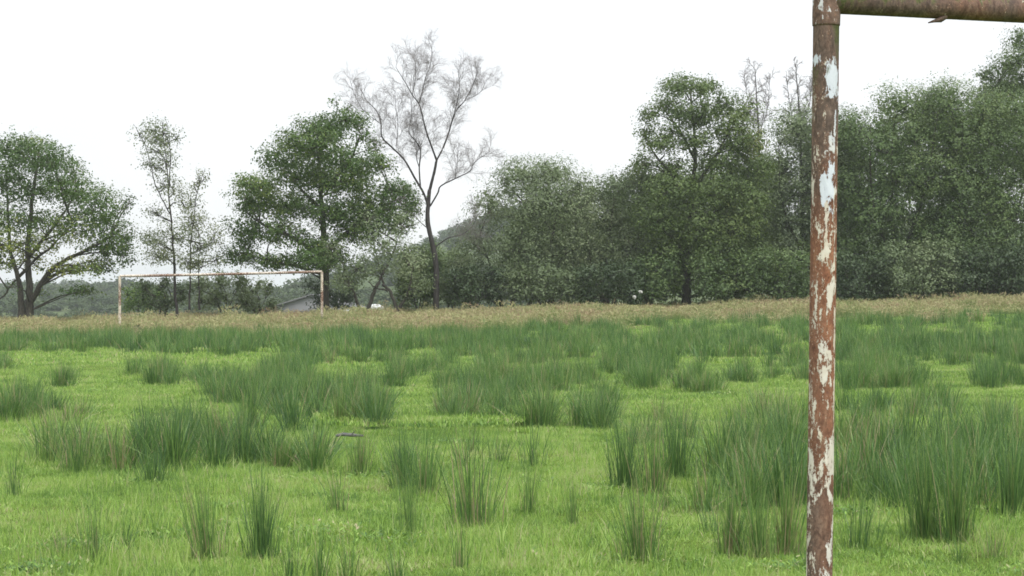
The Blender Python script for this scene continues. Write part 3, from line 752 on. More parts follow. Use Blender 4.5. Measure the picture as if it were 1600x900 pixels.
# the tall bare birch
bare_birch('tall bare birch with dark forked trunk, the tallest in the open sky', 98, (681, 478),
    [([(681, 480), (682, 440), (680, 405), (674, 375), (668, 345), (669, 318), (671, 296)], 0.205, 0.115, (0, .1), None),
     ([(671, 298), (678, 270), (682, 250)], 0.115, 0.09, (.1, .2), None),
     ([(682, 250), (674, 228), (666, 205), (660, 180), (655, 163), (645, 150), (635, 132), (620, 108)], 0.075, 0.018, (.2, -.9), .3),
     ([(655, 163), (661, 140), (665, 120), (672, 102), (675, 78)], 0.045, 0.012, (-.3, .4), .15),
     ([(682, 250), (692, 230), (701, 205), (705, 190), (714, 168), (725, 155), (738, 130), (747, 104)], 0.075, 0.018, (.2, 1.2), .35),
     ([(703, 195), (714, 160), (718, 135), (716, 112)], 0.035, 0.012, (.7, -.6), .2),
     ([(669, 322), (662, 302), (648, 278), (632, 250), (612, 230), (598, 215), (596, 190), (588, 173), (575, 160), (566, 142)], 0.095, 0.016, (.05, -1.0), .5),
     ([(657, 292), (655, 262), (657, 235), (648, 218), (638, 205), (642, 178), (640, 150)], 0.06, 0.014, (-.1, .9), .4),
     ([(655, 262), (650, 243), (656, 228), (664, 208)], 0.035, 0.014, (.1, .6), .3),
     ([(672, 322), (684, 302), (689, 291), (711, 280), (735, 268), (742, 255), (766, 238)], 0.07, 0.014, (.1, -.8), .45),
     ([(711, 280), (714, 255), (717, 235)], 0.025, 0.01, (-.3, -.2), .2),
     ([(681, 385), (700, 372), (722, 366), (738, 352), (746, 335)], 0.05, 0.014, (.0, .5), .35),
     ([(672, 360), (655, 345), (640, 325), (625, 300)], 0.04, 0.012, (.0, -.7), .4),
     ([(596, 195), (570, 175), (556, 150), (550, 128)], 0.025, 0.01, (-.6, -1.2), .2),
     ([(620, 230), (622, 195), (618, 165), (616, 140)], 0.028, 0.01, (-.5, .6), .2),
     ([(645, 150), (650, 120), (648, 85)], 0.028, 0.01, (-.5, -.2), .1),
     ([(725, 155), (750, 140), (762, 115)], 0.025, 0.01, (.9, 1.4), .15)],
    0.2, twiglen=1.6, step=0.25, lv=(0.009, 0.0052, 0.0036))

# --- the wood along the right
def fill(x0, x1, y0, y1, nx, ny, rx, ry, jit=10, top=None):
    """rows of blobs between two columns; top(x) gives the crown line"""
    o = []
    for j in range(ny):
        for i in range(nx):
            x = x0 + (x1 - x0) * (i + 0.5 + 0.25 * (j % 2)) / nx + rng.normal(0, jit)
            tl = top(x) if top else y0
            y = tl + ry * 0.9 + (y1 - tl - ry) * j / max(1, ny - 1) + rng.normal(0, jit * 0.6)
            o.append((x, y, rx * rng.uniform(.8, 1.2), ry * rng.uniform(.8, 1.2)))
    return o
def lerp(xs, ys): return lambda x: float(np.interp(x, xs, ys))

tree('sallow_tree', 'big grey-green sallow bush right of the bare birch', 'tree', 101, (800, 478),
     [([(800, 480), (805, 430), (815, 360), (825, 290)], 0.12, 0.02), ([(790, 480), (770, 430), (750, 370)], 0.10, 0.02), ([(815, 480), (850, 420), (870, 330), (875, 280)], 0.10, 0.02), ([(785, 480), (740, 450), (715, 420)], 0.07, 0.02)],
     [(815, 278, 44, 28), (868, 274, 44, 26), (902, 292, 28, 24), (770, 318, 36, 34), (850, 300, 50, 26), (830, 325, 58, 34), (895, 325, 45, 32), (745, 375, 36, 36, .9), (810, 385, 60, 40), (885, 385, 58, 42), (728, 430, 36, 34), (795, 440, 58, 32), (870, 442, 58, 32), (702, 452, 24, 24), (790, 285, 18, 16, .6), (850, 258, 16, 12, .6)],
     'sallow', dens=5.0, nper=9, shell=.65, leaf=(0.115, 0.058), depth=0.6, trunk_r=0.12, tint0=.46)
tree('sallow_tree', 'rounded olive sallow between the big sallow and the tall oak', 'tree', 103, (950, 476),
     [([(950, 478), (948, 420), (955, 350), (965, 290)], 0.12, 0.02), ([(945, 478), (925, 420), (915, 360)], 0.08, 0.02), ([(957, 478), (985, 420), (1000, 350)], 0.08, 0.02)],
     [(960, 290, 32, 24), (925, 300, 26, 22), (1000, 280, 28, 26), (945, 340, 45, 34), (1000, 335, 40, 34), (920, 390, 40, 40), (975, 390, 48, 40), (1020, 390, 35, 40), (930, 445, 48, 30), (990, 445, 48, 30)],
     'sallow', dens=5.0, nper=9, shell=.65, leaf=(0.115, 0.06), depth=0.6, trunk_r=0.12, tint0=0.38)
tree('oak_tree', 'tall olive-green oak with airy gaps in its crown, at the front of the wood', 'tree', 100, (1072, 478),
     [([(1072, 480), (1074, 430), (1078, 370), (1082, 300), (1088, 230), (1080, 140)], 0.25, 0.04), ([(1080, 330), (1050, 275), (1020, 235), (1005, 200)], 0.10, 0.025), ([(1083, 300), (1120, 240), (1150, 190)], 0.11, 0.025), ([(1078, 375), (1120, 330), (1170, 290)], 0.10, 0.03), ([(1076, 400), (1040, 360), (1010, 330)], 0.09, 0.03), ([(1086, 250), (1060, 200), (1035, 165)], 0.07, 0.02)],
     [(1062, 136, 34, 16, .9), (1100, 138, 26, 14, .9), (1135, 160, 24, 18), (1020, 178, 22, 14, .8), (1170, 172, 20, 18, .9), (1145, 198, 38, 20), (1010, 205, 16, 12, .8), (1030, 228, 34, 14, .7), (1090, 185, 36, 16, .8), (1085, 222, 36, 16, .8), (1060, 175, 26, 14, .8), (1175, 222, 28, 22), (1005, 255, 18, 20, .8), (1055, 262, 28, 14, .7), (1120, 250, 45, 18, .9), (1180, 262, 30, 22), (1040, 295, 45, 24), (1110, 300, 50, 26), (1170, 310, 40, 28), (1020, 340, 38, 34), (1080, 350, 50, 32), (1150, 352, 50, 32), (1040, 398, 42, 32), (1112, 400, 50, 32), (1172, 408, 42, 32), (1030, 440, 34, 22), (1140, 442, 50, 22), (1045, 160, 22, 16, .8), (1045, 205, 26, 14, .7), (1100, 165, 30, 14, .8), (1150, 225, 30, 16)],
     'oak_far', dens=5.6, depth=0.55, trunk_r=0.25, tint0=0.5, core=.5, fat=1.12)
bare_birch('nearly bare birch top showing above the wood, left one of two', 112, (1190, 470),
    [([(1190, 472), (1190, 380), (1187, 280), (1185, 200), (1182, 150), (1180, 108)], 0.14, 0.02, (0, 0), .62), ([(1186, 210), (1200, 170), (1206, 120)], 0.04, 0.012, (0, .8), .2), ([(1186, 220), (1170, 175), (1160, 118)], 0.04, 0.012, (0, -.8), .2)],
    0.14, 1.1, 0.26, group='bare birch tops above the wood')
bare_birch('nearly bare birch top showing above the wood just left of the near post', 112, (1250, 470),
    [([(1250, 472), (1252, 380), (1252, 280), (1250, 200), (1247, 150), (1243, 100)], 0.14, 0.02, (0, 0), .62), ([(1250, 210), (1265, 170), (1275, 108)], 0.04, 0.012, (0, .8), .2), ([(1251, 230), (1235, 180), (1226, 125)], 0.04, 0.012, (0, -.8), .2)],
    0.14, 1.1, 0.26, group='bare birch tops above the wood')
tp = lerp([1190, 1215, 1250, 1300, 1340], [215, 180, 170, 165, 175])
tree('willow_tree', 'grey-green willow standing right behind the near post', 'tree', 104, (1262, 474),
     [([(1262, 476), (1258, 400), (1255, 300), (1252, 200)], 0.16, 0.02), ([(1262, 430), (1300, 330), (1315, 220)], 0.10, 0.02), ([(1260, 410), (1220, 320), (1212, 230)], 0.09, 0.02)],
     fill(1195, 1345, 0, 440, 3, 6, 42, 36, 9, tp), 'sallow', dens=4.6, nper=9, shell=.7, leaf=(0.115, 0.062), depth=0.55, trunk_r=0.16, tint0=0.40)
tp = lerp([1320, 1360, 1400, 1440, 1490], [170, 140, 130, 128, 140])
tree('willow_tree', 'dark green willow just right of the near post', 'tree', 102, (1400, 472),
     [([(1400, 474), (1398, 400), (1395, 290), (1400, 170)], 0.16, 0.02), ([(1400, 420), (1440, 300), (1455, 180)], 0.10, 0.02), ([(1399, 420), (1360, 320), (1350, 200)], 0.10, 0.02)],
     fill(1320, 1480, 0, 440, 3, 6, 44, 38, 10, tp), 'willow_green', dens=4.8, nper=9, shell=.7, leaf=(0.115, 0.065), depth=0.55, trunk_r=0.16, tint0=0.42)
tp = lerp([1440, 1480, 1540, 1600, 1650], [150, 128, 135, 140, 150])
tree('willow_tree', 'broad bright-topped willow at the right edge of the photo', 'tree', 101, (1550, 470),
     [([(1550, 472), (1548, 400), (1545, 290), (1550, 170)], 0.16, 0.02), ([(1550, 420), (1600, 300), (1620, 190)], 0.10, 0.02), ([(1549, 420), (1500, 320), (1490, 190)], 0.10, 0.02)],
     fill(1455, 1650, 0, 440, 4, 6, 44, 38, 10, tp), 'willow_green', dens=4.8, nper=9, shell=.7, leaf=(0.115, 0.065), depth=0.5, trunk_r=0.16, tint0=0.50)
tree('oak_tree', 'tallest dark oak of the wood, cut by the right edge', 'tree', 112, (1610, 466),
     [([(1610, 468), (1612, 380), (1608, 260), (1605, 150), (1612, 80)], 0.28, 0.04), ([(1606, 200), (1570, 140), (1535, 115)], 0.1, 0.02), ([(1606, 220), (1650, 160), (1690, 120)], 0.1, 0.02)],
     [(1610, 72, 30, 22), (1580, 98, 30, 24), (1540, 115, 18, 11), (1640, 90, 40, 35), (1600, 130, 50, 30), (1560, 140, 35, 25), (1660, 150, 50, 40), (1610, 190, 60, 35), (1680, 220, 50, 45), (1620, 250, 60, 45), (1550, 200, 35, 30)],
     'oak_far', dens=5.2, depth=0.7, trunk_r=0.28, tint0=0.36)
# a darker rank behind them
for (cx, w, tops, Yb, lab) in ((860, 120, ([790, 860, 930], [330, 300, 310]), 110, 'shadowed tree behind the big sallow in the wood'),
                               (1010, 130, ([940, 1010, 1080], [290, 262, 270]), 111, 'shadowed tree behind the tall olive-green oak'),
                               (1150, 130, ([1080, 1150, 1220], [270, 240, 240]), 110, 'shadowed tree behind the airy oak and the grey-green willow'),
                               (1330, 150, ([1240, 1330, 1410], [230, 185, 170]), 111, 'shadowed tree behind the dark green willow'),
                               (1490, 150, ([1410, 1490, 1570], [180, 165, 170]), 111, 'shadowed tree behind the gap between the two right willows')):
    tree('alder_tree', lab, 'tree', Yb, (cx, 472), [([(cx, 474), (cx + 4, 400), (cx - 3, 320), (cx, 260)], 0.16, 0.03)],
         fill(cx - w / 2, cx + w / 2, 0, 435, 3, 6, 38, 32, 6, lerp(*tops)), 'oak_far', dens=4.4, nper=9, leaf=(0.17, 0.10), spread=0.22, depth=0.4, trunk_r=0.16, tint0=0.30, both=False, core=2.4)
# understorey shrubs at the foot of the wood
def shrub(label, Y, px, base, w, h, mat, tint0=0.36, dens=5.5, leaf=(0.13, 0.075), cols=3, rows=2, name='shrub', group=None):
    bl = []
    for j in range(rows):
        for i in range(cols):
            bl.append((px + w * ((i + .5) / cols - .5) + rng.normal(0, 4), base - h * (0.28 + 0.45 * j / max(1, rows - 1) * (1 if rows > 1 else 0)) + rng.normal(0, 3), w / cols * 0.62, h * 0.32))
    return tree(name, label, 'shrub', Y, (px, base + 3), [([(px, base + 4), (px + 3, base - h * .3), (px - 4, base - h * .7)], 0.05, 0.012), ([(px + 4, base + 4), (px + w * .2, base - h * .4)], 0.04, 0.012), ([(px - 4, base + 4), (px - w * .2, base - h * .4)], 0.04, 0.012)],
                bl, mat, dens=dens, nper=8, leaf=leaf, depth=0.6, trunk_r=0.05, group=group, tint0=tint0)
for k, (px, base, w, h, m, lab) in enumerate([(740, 474, 90, 60, 'dark', 'dark low shrub just right of the bare birch trunk'), (850, 472, 110, 55, 'sallow', 'low grey shrub at the foot of the big sallow'), (955, 470, 110, 60, 'dark', 'dark shrub behind the small white flowers'),
        (1015, 470, 70, 70, 'willow_green', 'green shrub left of the tall oak trunk'), (1130, 470, 100, 70, 'willow_green', 'green shrub right of the tall oak trunk'), (1215, 468, 90, 80, 'willow_green', 'green shrub left of the near post at the wood edge'),
        (1340, 464, 80, 70, 'dark', 'dark shrub right of the near post at the wood edge'), (1435, 462, 110, 85, 'sallow', 'grey-leaved shrub under the dark green willow'), (1540, 460, 110, 75, 'dark', 'dark shrub under the bright-topped willow'), (1625, 460, 90, 80, 'dark', 'dark shrub cut by the right edge of the photo')]):
    shrub(lab, 98.5 - 0.4 * (k % 3), px, base, w, h, m)
shrub('dark holly-like bush behind the distant goal under the young birch', 100, 256, 484, 66, 50, 'dark', 0.6, dens=4)
shrub('mid-green bush behind the left half of the distant goal', 118, 222, 486, 52, 40, 'oak', 0.5)
shrub('grey-green thicket under the left side of the dense oak', 102, 350, 484, 90, 58, 'sallow', 0.45, dens=3.6)
shrub('grey-green thicket behind the middle of the distant goal', 104, 402, 484, 60, 44, 'sallow', 0.45, dens=3.2)
shrub('green bush between the crooked sallow and the bare birch', 101, 655, 478, 70, 95, 'willow_green', 0.5, rows=3)
shrub('green bush behind the bare birch trunk', 106, 705, 476, 60, 90, 'willow_green', 0.48, rows=3)
shrub('shadowed bush under the right side of the dense oak', 103, 520, 482, 60, 40, 'dark', 0.3)
shrub('small dark bramble in the dry grass below the left goal post', 69.5, 218, 524, 40, 22, 'dark', 0.35, leaf=(0.07, 0.04), dens=14, rows=1, name='bramble')

# ------------------------------------------------------------------ barn and pale bales beyond the field
def barn():
    Y = 190.0
    c = at(487, 462, Y); gz = float(terrain(c[0], Y))
    W, D, apex = 9.2, 14.0, c[2] - gz
    eave = apex - W / 2 * math.tan(math.radians(17))
    g = thing('barn', (c[0], Y, gz), 'grey gabled barn half hidden behind the distant goal', 'barn')
    h = W / 2
    V = [(-h, 0, -.3), (h, 0, -.3), (h, 0, eave), (0, 0, apex - .02), (-h, 0, eave), (-h, D, -.3), (h, D, -.3), (h, D, eave), (0, D, apex - .02), (-h, D, eave)]
    Fc = [(0, 1, 2, 3, 4), (9, 8, 7, 6, 5), (1, 6, 7, 2), (5, 0, 4, 9)]
    me = mesh_np('wall', V, [i for f in Fc for i in f], [len(f) for f in Fc], 'barn_wall'); obj('wall', me, g)
    for s in (-1, 1):
        ov = 0.5; sl = math.tan(math.radians(17)); e = h + ov
        P = [(0, -.4, apex), (s * e, -.4, apex - e * sl), (s * e, D + .4, apex - e * sl), (0, D + .4, apex)]
        Q = [(x, y, z + .16) for x, y, z in P]
        V = P + Q; Fc = [(0, 1, 2, 3), (7, 6, 5, 4), (0, 4, 5, 1), (1, 5, 6, 2), (2, 6, 7, 3), (3, 7, 4, 0)]
        if s > 0: Fc = [f[::-1] for f in Fc]
        obj('roof', mesh_np('roof', V, [i for f in Fc for i in f], [4] * 6, 'barn_roof'), g)
    V = [(-1.7, -.06, -.2), (1.7, -.06, -.2), (1.7, -.06, 2.7), (-1.7, -.06, 2.7), (-1.7, -.002, -.2), (1.7, -.002, -.2), (1.7, -.002, 2.7), (-1.7, -.002, 2.7)]
    Fc = [(0, 1, 2, 3), (1, 5, 6, 2), (3, 2, 6, 7), (4, 0, 3, 7)]
    obj('door', mesh_np('door', V, [i for f in Fc for i in f], [4] * 4, 'barn_roof'), g)
barn()
def bale(px, py, Y, r, w, yaw, label):
    c = at(px, py, Y); gz = float(terrain(c[0], Y))
    prof = [(-w / 2, .02), (-w / 2, r * .8), (-w / 2 + .06, r * .95), (-w / 2 + .2, r), (0, r * 1.02), (w / 2 - .2, r), (w / 2 - .06, r * .95), (w / 2, r * .8), (w / 2, .02)]
    na = 28; th = np.linspace(0, 2 * np.pi, na, endpoint=False); V = []
    for x, rr in prof:
        R = rr * (1 + .012 * rng.normal(size=na)); zz = np.maximum(R * np.sin(th), -r * .93)
        V.append(np.stack([np.full(na, x), R * np.cos(th), zz + r * .9], -1))
    V = np.concatenate(V); nl = len(prof)
    i, j = np.meshgrid(np.arange(nl - 1), np.arange(na), indexing='ij'); j2 = (j + 1) % na
    q = np.stack([i * na + j, i * na + j2, (i + 1) * na + j2, (i + 1) * na + j], -1).reshape(-1, 4)
    o = obj('wrapped_bale', mesh_np('wrapped_bale', V, q, np.full(len(q), 4), 'wrap', True), label=label, category='bale', group='pale bales under the sallow')
    o.location = (c[0], Y, gz); o.rotation_euler = (0, 0, yaw)
bale(548, 480, 112, .36, .75, 0.4, 'smaller pale rounded lump left of the crooked sallow stem')
bale(586, 480, 112, .46, .95, 1.1, 'larger pale rounded lump between the crooked sallow stems')

# white flower heads at the edge of the wood
def umbel(px, py, label):
    Y = 96.0; c = at(px, py, Y); gz = float(terrain(c[0], Y)); h = c[2] - gz
    g = thing('white_flower', (c[0], Y, gz), label, 'flower', 'white flowers by the wood')
    t = Tubes(); t.add([(0, 0, -.05), (.02, 0, h * .5), (0, 0, h)], [.012, .009, .006], 5)
    for k in range(10):
        a = k * .63; t.add([(0, 0, h - .08), (.09 * math.cos(a), .09 * math.sin(a), h)], [.004, .003], 3)
    me = t.mesh('stem', 'rush'); 
    obj('stem', me, g)
    P = np.stack([rng.normal(0, .028, 90), rng.normal(0, .028, 90), h + rng.normal(0, .02, 90)], -1)
    obj('flower_head', quads('flower_head', leaf_quads(P, 3, .02, .05, .05, 1.5), 'flower', rng.uniform(0, 1, 270)), g)
umbel(991, 464, 'lower left white flower head at the foot of the wood')
umbel(1001, 456, 'upper right white flower head at the foot of the wood')

# short dark stick lying on the turf
def stick():
    p = on_ground(545, 696)
    t = Tubes(); t.add([(-.14, 0, .10), (-.06, .01, .115), (.03, -.01, .11), (.15, .02, .10)], [.014, .02, .018, .010], 8, .12); t.add([(.03, -.01, .11), (.06, -.05, .15)], [.009, .004], 6)
    o = obj('dead_stick', t.mesh('dead_stick', 'deadwood'), label='short dark stick lying in the bright grass in front of a rush clump', category='stick'); o.location = tuple(p)
stick()

# ------------------------------------------------------------------ rushes
NEAR_M = [rush_clump('rush_clump', 150 + 35 * (k % 4), 0.12 + 0.025 * (k % 3), 1.0, 0.0058, 0.5, 0.05 + 0.03 * (k % 3), 0.28 + 0.05 * (k % 4)) for k in range(8)]      # dense, unit height
THIN_M = [rush_clump('rush_clump', 42 + 12 * k, 0.09 + 0.02 * (k % 2), 1.0, 0.0056, 0.30, 0.08, 0.40) for k in range(4)]                                        # few stems
GREY_M = [rush_clump('rush_clump', 130, 0.17, 1.0, 0.0052, 0.42, 0.25, 0.42) for k in range(3)]                                                                  # with dead stems
MID_M = [rush_clump('rush_clump', 150, 0.18, 1.0, 0.0068, 0.42, 0.05, 0.36 + 0.05 * (k % 3), 2) for k in range(6)]
FAR_M = [rush_clump('rush_clump', 120, 0.22, 1.0, 0.011, 0.36, 0.05, 0.38 + 0.06 * (k % 3), 2) for k in range(6)]
RUSH_POS = []
def place_rush(p, h, wide, kind, label, group=None, i=None):
    pool = {'dense': NEAR_M, 'thin': THIN_M, 'grey': GREY_M, 'mid': MID_M}[kind]
    me = pool[int(rng.integers(len(pool)))]
    o = obj('rush_clump', me, label=label, category='rush')
    if group: o['group'] = group
    o.location = tuple(p); o.rotation_euler = (rng.normal(0, .05), rng.normal(0, .05), rng.uniform(0, 6.28))
    o.scale = (wide, wide, h)
    RUSH_POS.append((p[0], p[1], 0.2 * wide))
    return o
# single clumps of the foreground: x, base row, half-width px, height px, kind, label
FG = [(148, 880, 17, 112, 'thin', 'thin upright tuft of few rush stems at the lower left'),
      (198, 860, 16, 58, 'thin', 'small sparse rush tuft just right of the thin upright tuft'),
      (322, 876, 36, 128, 'dense', 'tall rush clump at the lower left, left of its taller twin'),
      (408, 874, 33, 135, 'dense', 'taller of the two rush clumps standing side by side lower left'),
      (98, 876, 24, 46, 'grey', 'low yellowish rush tuft near the lower left corner'),
      (1000, 880, 40, 118, 'dense', 'bushy rush clump standing alone at the bottom, left of the near post'),
      (738, 828, 52, 140, 'dense', 'largest spreading rush clump near the middle of the foreground'),
      (640, 838, 26, 112, 'grey', 'brownish sparse rush clump left of the largest spreading clump'),
      (665, 775, 40, 105, 'dense', 'dark rush clump behind the brownish sparse one, right half'),
      (632, 765, 36, 100, 'dense', 'dark rush clump behind the brownish sparse one, left half'),
      (528, 802, 30, 76, 'thin', 'light sparse rush tuft left of the middle'),
      (562, 742, 18, 68, 'dense', 'narrow dark rush tuft beside the lying stick'),
      (718, 888, 20, 72, 'thin', 'wispy rush tuft below the largest spreading clump'),
      (895, 822, 12, 66, 'thin', 'tiny wispy rush tuft alone in the bright turf'),
      (826, 804, 24, 84, 'thin', 'wispy rush tuft right of the largest spreading clump'),
      (832, 730, 28, 66, 'thin', 'sparse tall rush stems behind the wispy tuft, centre'),
      (1142, 868, 34, 118, 'dense', 'left part of the wide rush clump left of the near post'),
      (1186, 872, 36, 112, 'dense', 'middle part of the wide rush clump left of the near post'),
      (1228, 866, 34, 118, 'dense', 'right part of the wide rush clump touching the near post'),
      (978, 766, 38, 112, 'dense', 'left of the three rush clumps above the lone bushy one'),
      (1022, 772, 36, 112, 'dense', 'middle of the three rush clumps above the lone bushy one'),
      (1056, 748, 36, 104, 'dense', 'right of the three rush clumps above the lone bushy one'),
      (1444, 842, 42, 150, 'dense', 'tall dark rush clump right of the near post, left twin'),
      (1494, 848, 42, 156, 'dense', 'tall dark rush clump right of the near post, right twin'),
      (1578, 810, 38, 132, 'dense', 'tall rush clump cut by the right edge'),
      (1342, 858, 46, 94, 'grey', 'greyish half-dead rush clump just right of the near post'),
      (1108, 834, 26, 50, 'thin', 'small low rush tuft left of the wide clump'),
      (1040, 800, 20, 44, 'thin', 'small low rush tuft right of the three clumps'),
      (455, 908, 26, 70, 'thin', 'faint rush stems at the bottom edge, left one of the row'),
      (500, 912, 28, 74, 'thin', 'faint rush stems at the bottom edge, middle of the row'),
      (545, 908, 26, 64, 'thin', 'faint rush stems at the bottom edge, right one of the row'),
      (240, 756, 34, 62, 'dense', 'low dark rush clump in front of the big dark rush mass'),
      (1555, 872, 30, 50, 'grey', 'low yellowish rush tuft at the lower right corner'),
      (1265, 890, 20, 40, 'thin', 'small grass-like rush tuft at the foot of the near post'),
      (20, 775, 24, 62, 'thin', 'faint sparse rush tuft at the left edge'),
      (620, 910, 22, 50, 'thin', 'faint rush stems at the bottom edge, right of the row'),
      (1500, 880, 20, 36, 'thin', 'tiny rush tuft below the tall dark twin clumps')]
for (px, py, hw, hp, kind, lab) in FG:
    p = on_ground(px, py); s = F / p[1]
    h = hp * (1.3 if kind != 'thin' else 1.4) / s; R = {'dense': 0.15, 'thin': 0.10, 'grey': 0.17}[kind]
    place_rush(p, h, max(0.55, hw / s / (R + 0.06)) * 0.95, kind, lab)
# patches of rushes: x0, x1, first base row, last base row, count, height m, kind, label, group
PATCHES = [
 (210, 392, 690, 738, 26, .62, 'dense', 'rush clump in the big dark mass left of centre'),
 (70, 190, 700, 742, 12, .50, 'grey', 'greyish rush clump in the thin stand at the left'),
 (415, 520, 715, 738, 9, .44, 'dense', 'rush clump in the low row right of the big dark mass'),
 (390, 610, 630, 677, 26, .60, 'dense', 'rush clump in the olive stand left of the bright mossy mound'),
 (690, 800, 638, 670, 13, .55, 'dense', 'rush clump just right of the bright mossy mound'),
 (800, 970, 650, 674, 18, .50, 'dense', 'rush clump in the long dark straight-edged row at the centre'),
 (1100, 1258, 690, 805, 28, .55, 'dense', 'rush clump in the tall stand left of the near post'),
 (1312, 1560, 690, 800, 38, .56, 'dense', 'rush clump in the wide tall stand right of the near post'),
 (1555, 1625, 700, 790, 9, .62, 'dense', 'rush clump in the stand at the right edge'),
 (1175, 1262, 640, 690, 9, .48, 'grey', 'rush clump in the thinner stand close left of the near post'),
 (1312, 1490, 632, 656, 13, .50, 'mid', 'rush clump in the row behind the wide tall stand'),
 (1545, 1600, 650, 672, 4, .45, 'grey', 'rush clump in the small greyish group at the right edge'),
 (0, 92, 636, 664, 11, .58, 'dense', 'rush clump in the dark stand at the left edge'),
 (80, 132, 648, 662, 3, .45, 'grey', 'small rush clump right of the left-edge stand'),
 (940, 1085, 655, 700, 9, .40, 'grey', 'yellowish rush clump in the sparse stand right of centre'),
 (700, 800, 700, 740, 4, .36, 'thin', 'wispy rush clump in front of the long dark row'),
 (590, 640, 720, 740, 3, .40, 'thin', 'wispy rush clump left of the dark pair in the foreground'),
]
for (x0, x1, y0, y1, n, h, kind, lab) in PATCHES:
    n = max(2, int(n * (.82 if kind == 'dense' else .9)))
    for k in range(n):
        px = x0 + (x1 - x0) * ((k * 0.618034 + 0.1 * rng.normal()) % 1.0); py = y0 + (y1 - y0) * ((k + rng.uniform(0, 1)) / n)
        p = on_ground(px, py)
        row = 'rear' if py < y0 + (y1 - y0) * .34 else 'middle' if py < y0 + (y1 - y0) * .67 else 'front'
        side = 'left' if px < x0 + (x1 - x0) * .34 else 'centre' if px < x0 + (x1 - x0) * .67 else 'right'
        lab2 = lab + (', %s %s of it' % (row, side) if n > 4 else '')
        place_rush(p, h * rng.uniform(.7, 1.2), rng.uniform(0.75, 1.3), kind, lab2, 'rush stand: ' + lab2.split(' in the ')[-1].replace('rush clump ', ''))
# everything farther off reads as a mass
FARP = [(200, 290, 584, 604, 12, .6), (285, 345, 588, 606, 6, .5), (60, 112, 545, 557, 6, .6), (70, 110, 594, 604, 4, .5), (0, 16, 573, 583, 3, .6), (330, 490, 590, 640, 30, .58), (420, 495, 562, 600, 14, .6), (380, 600, 600, 632, 26, .5), (600, 765, 566, 612, 26, .55), (755, 935, 586, 616, 30, .6), (975, 1092, 588, 611, 18, .6), (930, 1062, 560, 590, 20, .6),
        (1140, 1182, 588, 600, 7, .5), (1098, 1112, 560, 570, 2, .5), (1082, 1116, 604, 615, 4, .4), (1310, 1430, 566, 613, 30, .6), (1525, 1640, 586, 615, 18, .6), (1190, 1262, 560, 600, 10, .5), (1425, 1445, 580, 606, 4, .5), (690, 960, 614, 640, 16, .45),
        (108, 345, 540, 554, 34, .62), (340, 1640, 545, 560, 110, .62), (340, 1700, 533, 548, 200, .66), (-80, 345, 530, 541, 70, .62), (-40, 60, 541, 552, 10, .55), (480, 620, 556, 572, 12, .55), (1300, 1640, 540, 572, 60, .62), (760, 870, 556, 576, 14, .58)]
pts, rots, scl, idx = [], [], [], []
for (x0, x1, y0, y1, n, h) in FARP:
    for k in range(int(n * 1.15)):
        p = on_ground(rng.uniform(x0, x1), rng.uniform(y0, y1))
        far = p[1] > 45
        pts.append(p); rots.append((rng.normal(0, .04), rng.normal(0, .04), rng.uniform(0, 6.28)))
        w = rng.uniform(.9, 1.3); scl.append((w, w, h * rng.uniform(.6, 1.1))); idx.append(int(rng.integers(6)) + (6 if far else 0))
# the last belt of rushes before the dry grass, where rows of the photo squeeze together
for k in range(480):
    y = rng.uniform(54, 77); x = rng.uniform(-0.30, 0.30) * y
    e = 71 + 1.5 * math.sin(x * .35) + (4.5 if x > 4 else 0) - (3 if x < -12 else 0)
    if y > e: continue
    pts.append((x, y, float(terrain(x, y)))); rots.append((0, 0, rng.uniform(0, 6.28))); w = rng.uniform(.9, 1.3); scl.append((w, w, rng.uniform(.45, .68))); idx.append(6 + int(rng.integers(6)))
scatter('far_rushes', pts, rots, scl, idx, MID_M + FAR_M, 'mass of green rushes across the far half of the field')

# ------------------------------------------------------------------ short grass
G_NEAR = [grass_patch('turf', 0.62, 4200, 0.022, 0.068, 0.0044, 1.0) for k in range(6)]
G_WISP = [grass_patch('turf', 0.5, 150, 0.08, 0.20, 0.0046, 0.5) for k in range(2)] + [weed_patch() for k in range(2)]
G_MID = [grass_patch('turf', 1.15, 4200, 0.03, 0.085, 0.0095, 0.9) for k in range(4)]
G_FAR = [grass_patch('turf', 2.2, 3600, 0.05, 0.12, 0.024, 0.8) for k in range(3)]
pts, rots, scl, idx = [], [], [], []
def lay(y0, y1, step, first, count, margin):
    y = y0
    while y < y1:
        hw = 0.262 * y + margin
        for x in np.arange(-hw, hw, step):
            a, b = x + rng.uniform(-.3, .3) * step, y + rng.uniform(-.3, .3) * step
            pts.append((a, b, float(terrain(a, b)))); rots.append((0, 0, rng.uniform(0, 6.28))); s = rng.uniform(.95, 1.15); scl.append((s, s, rng.uniform(.8, 1.25))); idx.append(first + int(rng.integers(count)))
        y += step
lay(8.5, 24, 0.62, 0, 6, 2.0)
lay(23.5, 46, 1.15, 6, 4, 3.0)
lay(45, 78, 2.3, 10, 3, 6.0)
for k in range(1500):                     # taller wisps where the turf is rank
    b = 9 + 32 * rng.uniform(0, 1) ** 1.2; a = rng.uniform(-.28, .28) * b
    if mnoise.noise(Vector((a * .55, b * .4, 3.3))) < 0.0: continue
    wd = rng.uniform() < .16
    pts.append((a, b, float(terrain(a, b)))); rots.append((0, 0, rng.uniform(0, 6.28))); s = rng.uniform(.6, 1.1) * (.7 if wd else 1); scl.append((s, s, rng.uniform(.6, 1.2) * (.7 if wd else 1))); idx.append((15 if wd else 13) + int(rng.integers(2)))
scatter('meadow_grass', pts, rots, scl, idx, G_NEAR + G_MID + G_FAR + G_WISP, 'bright short green grass between the rushes')

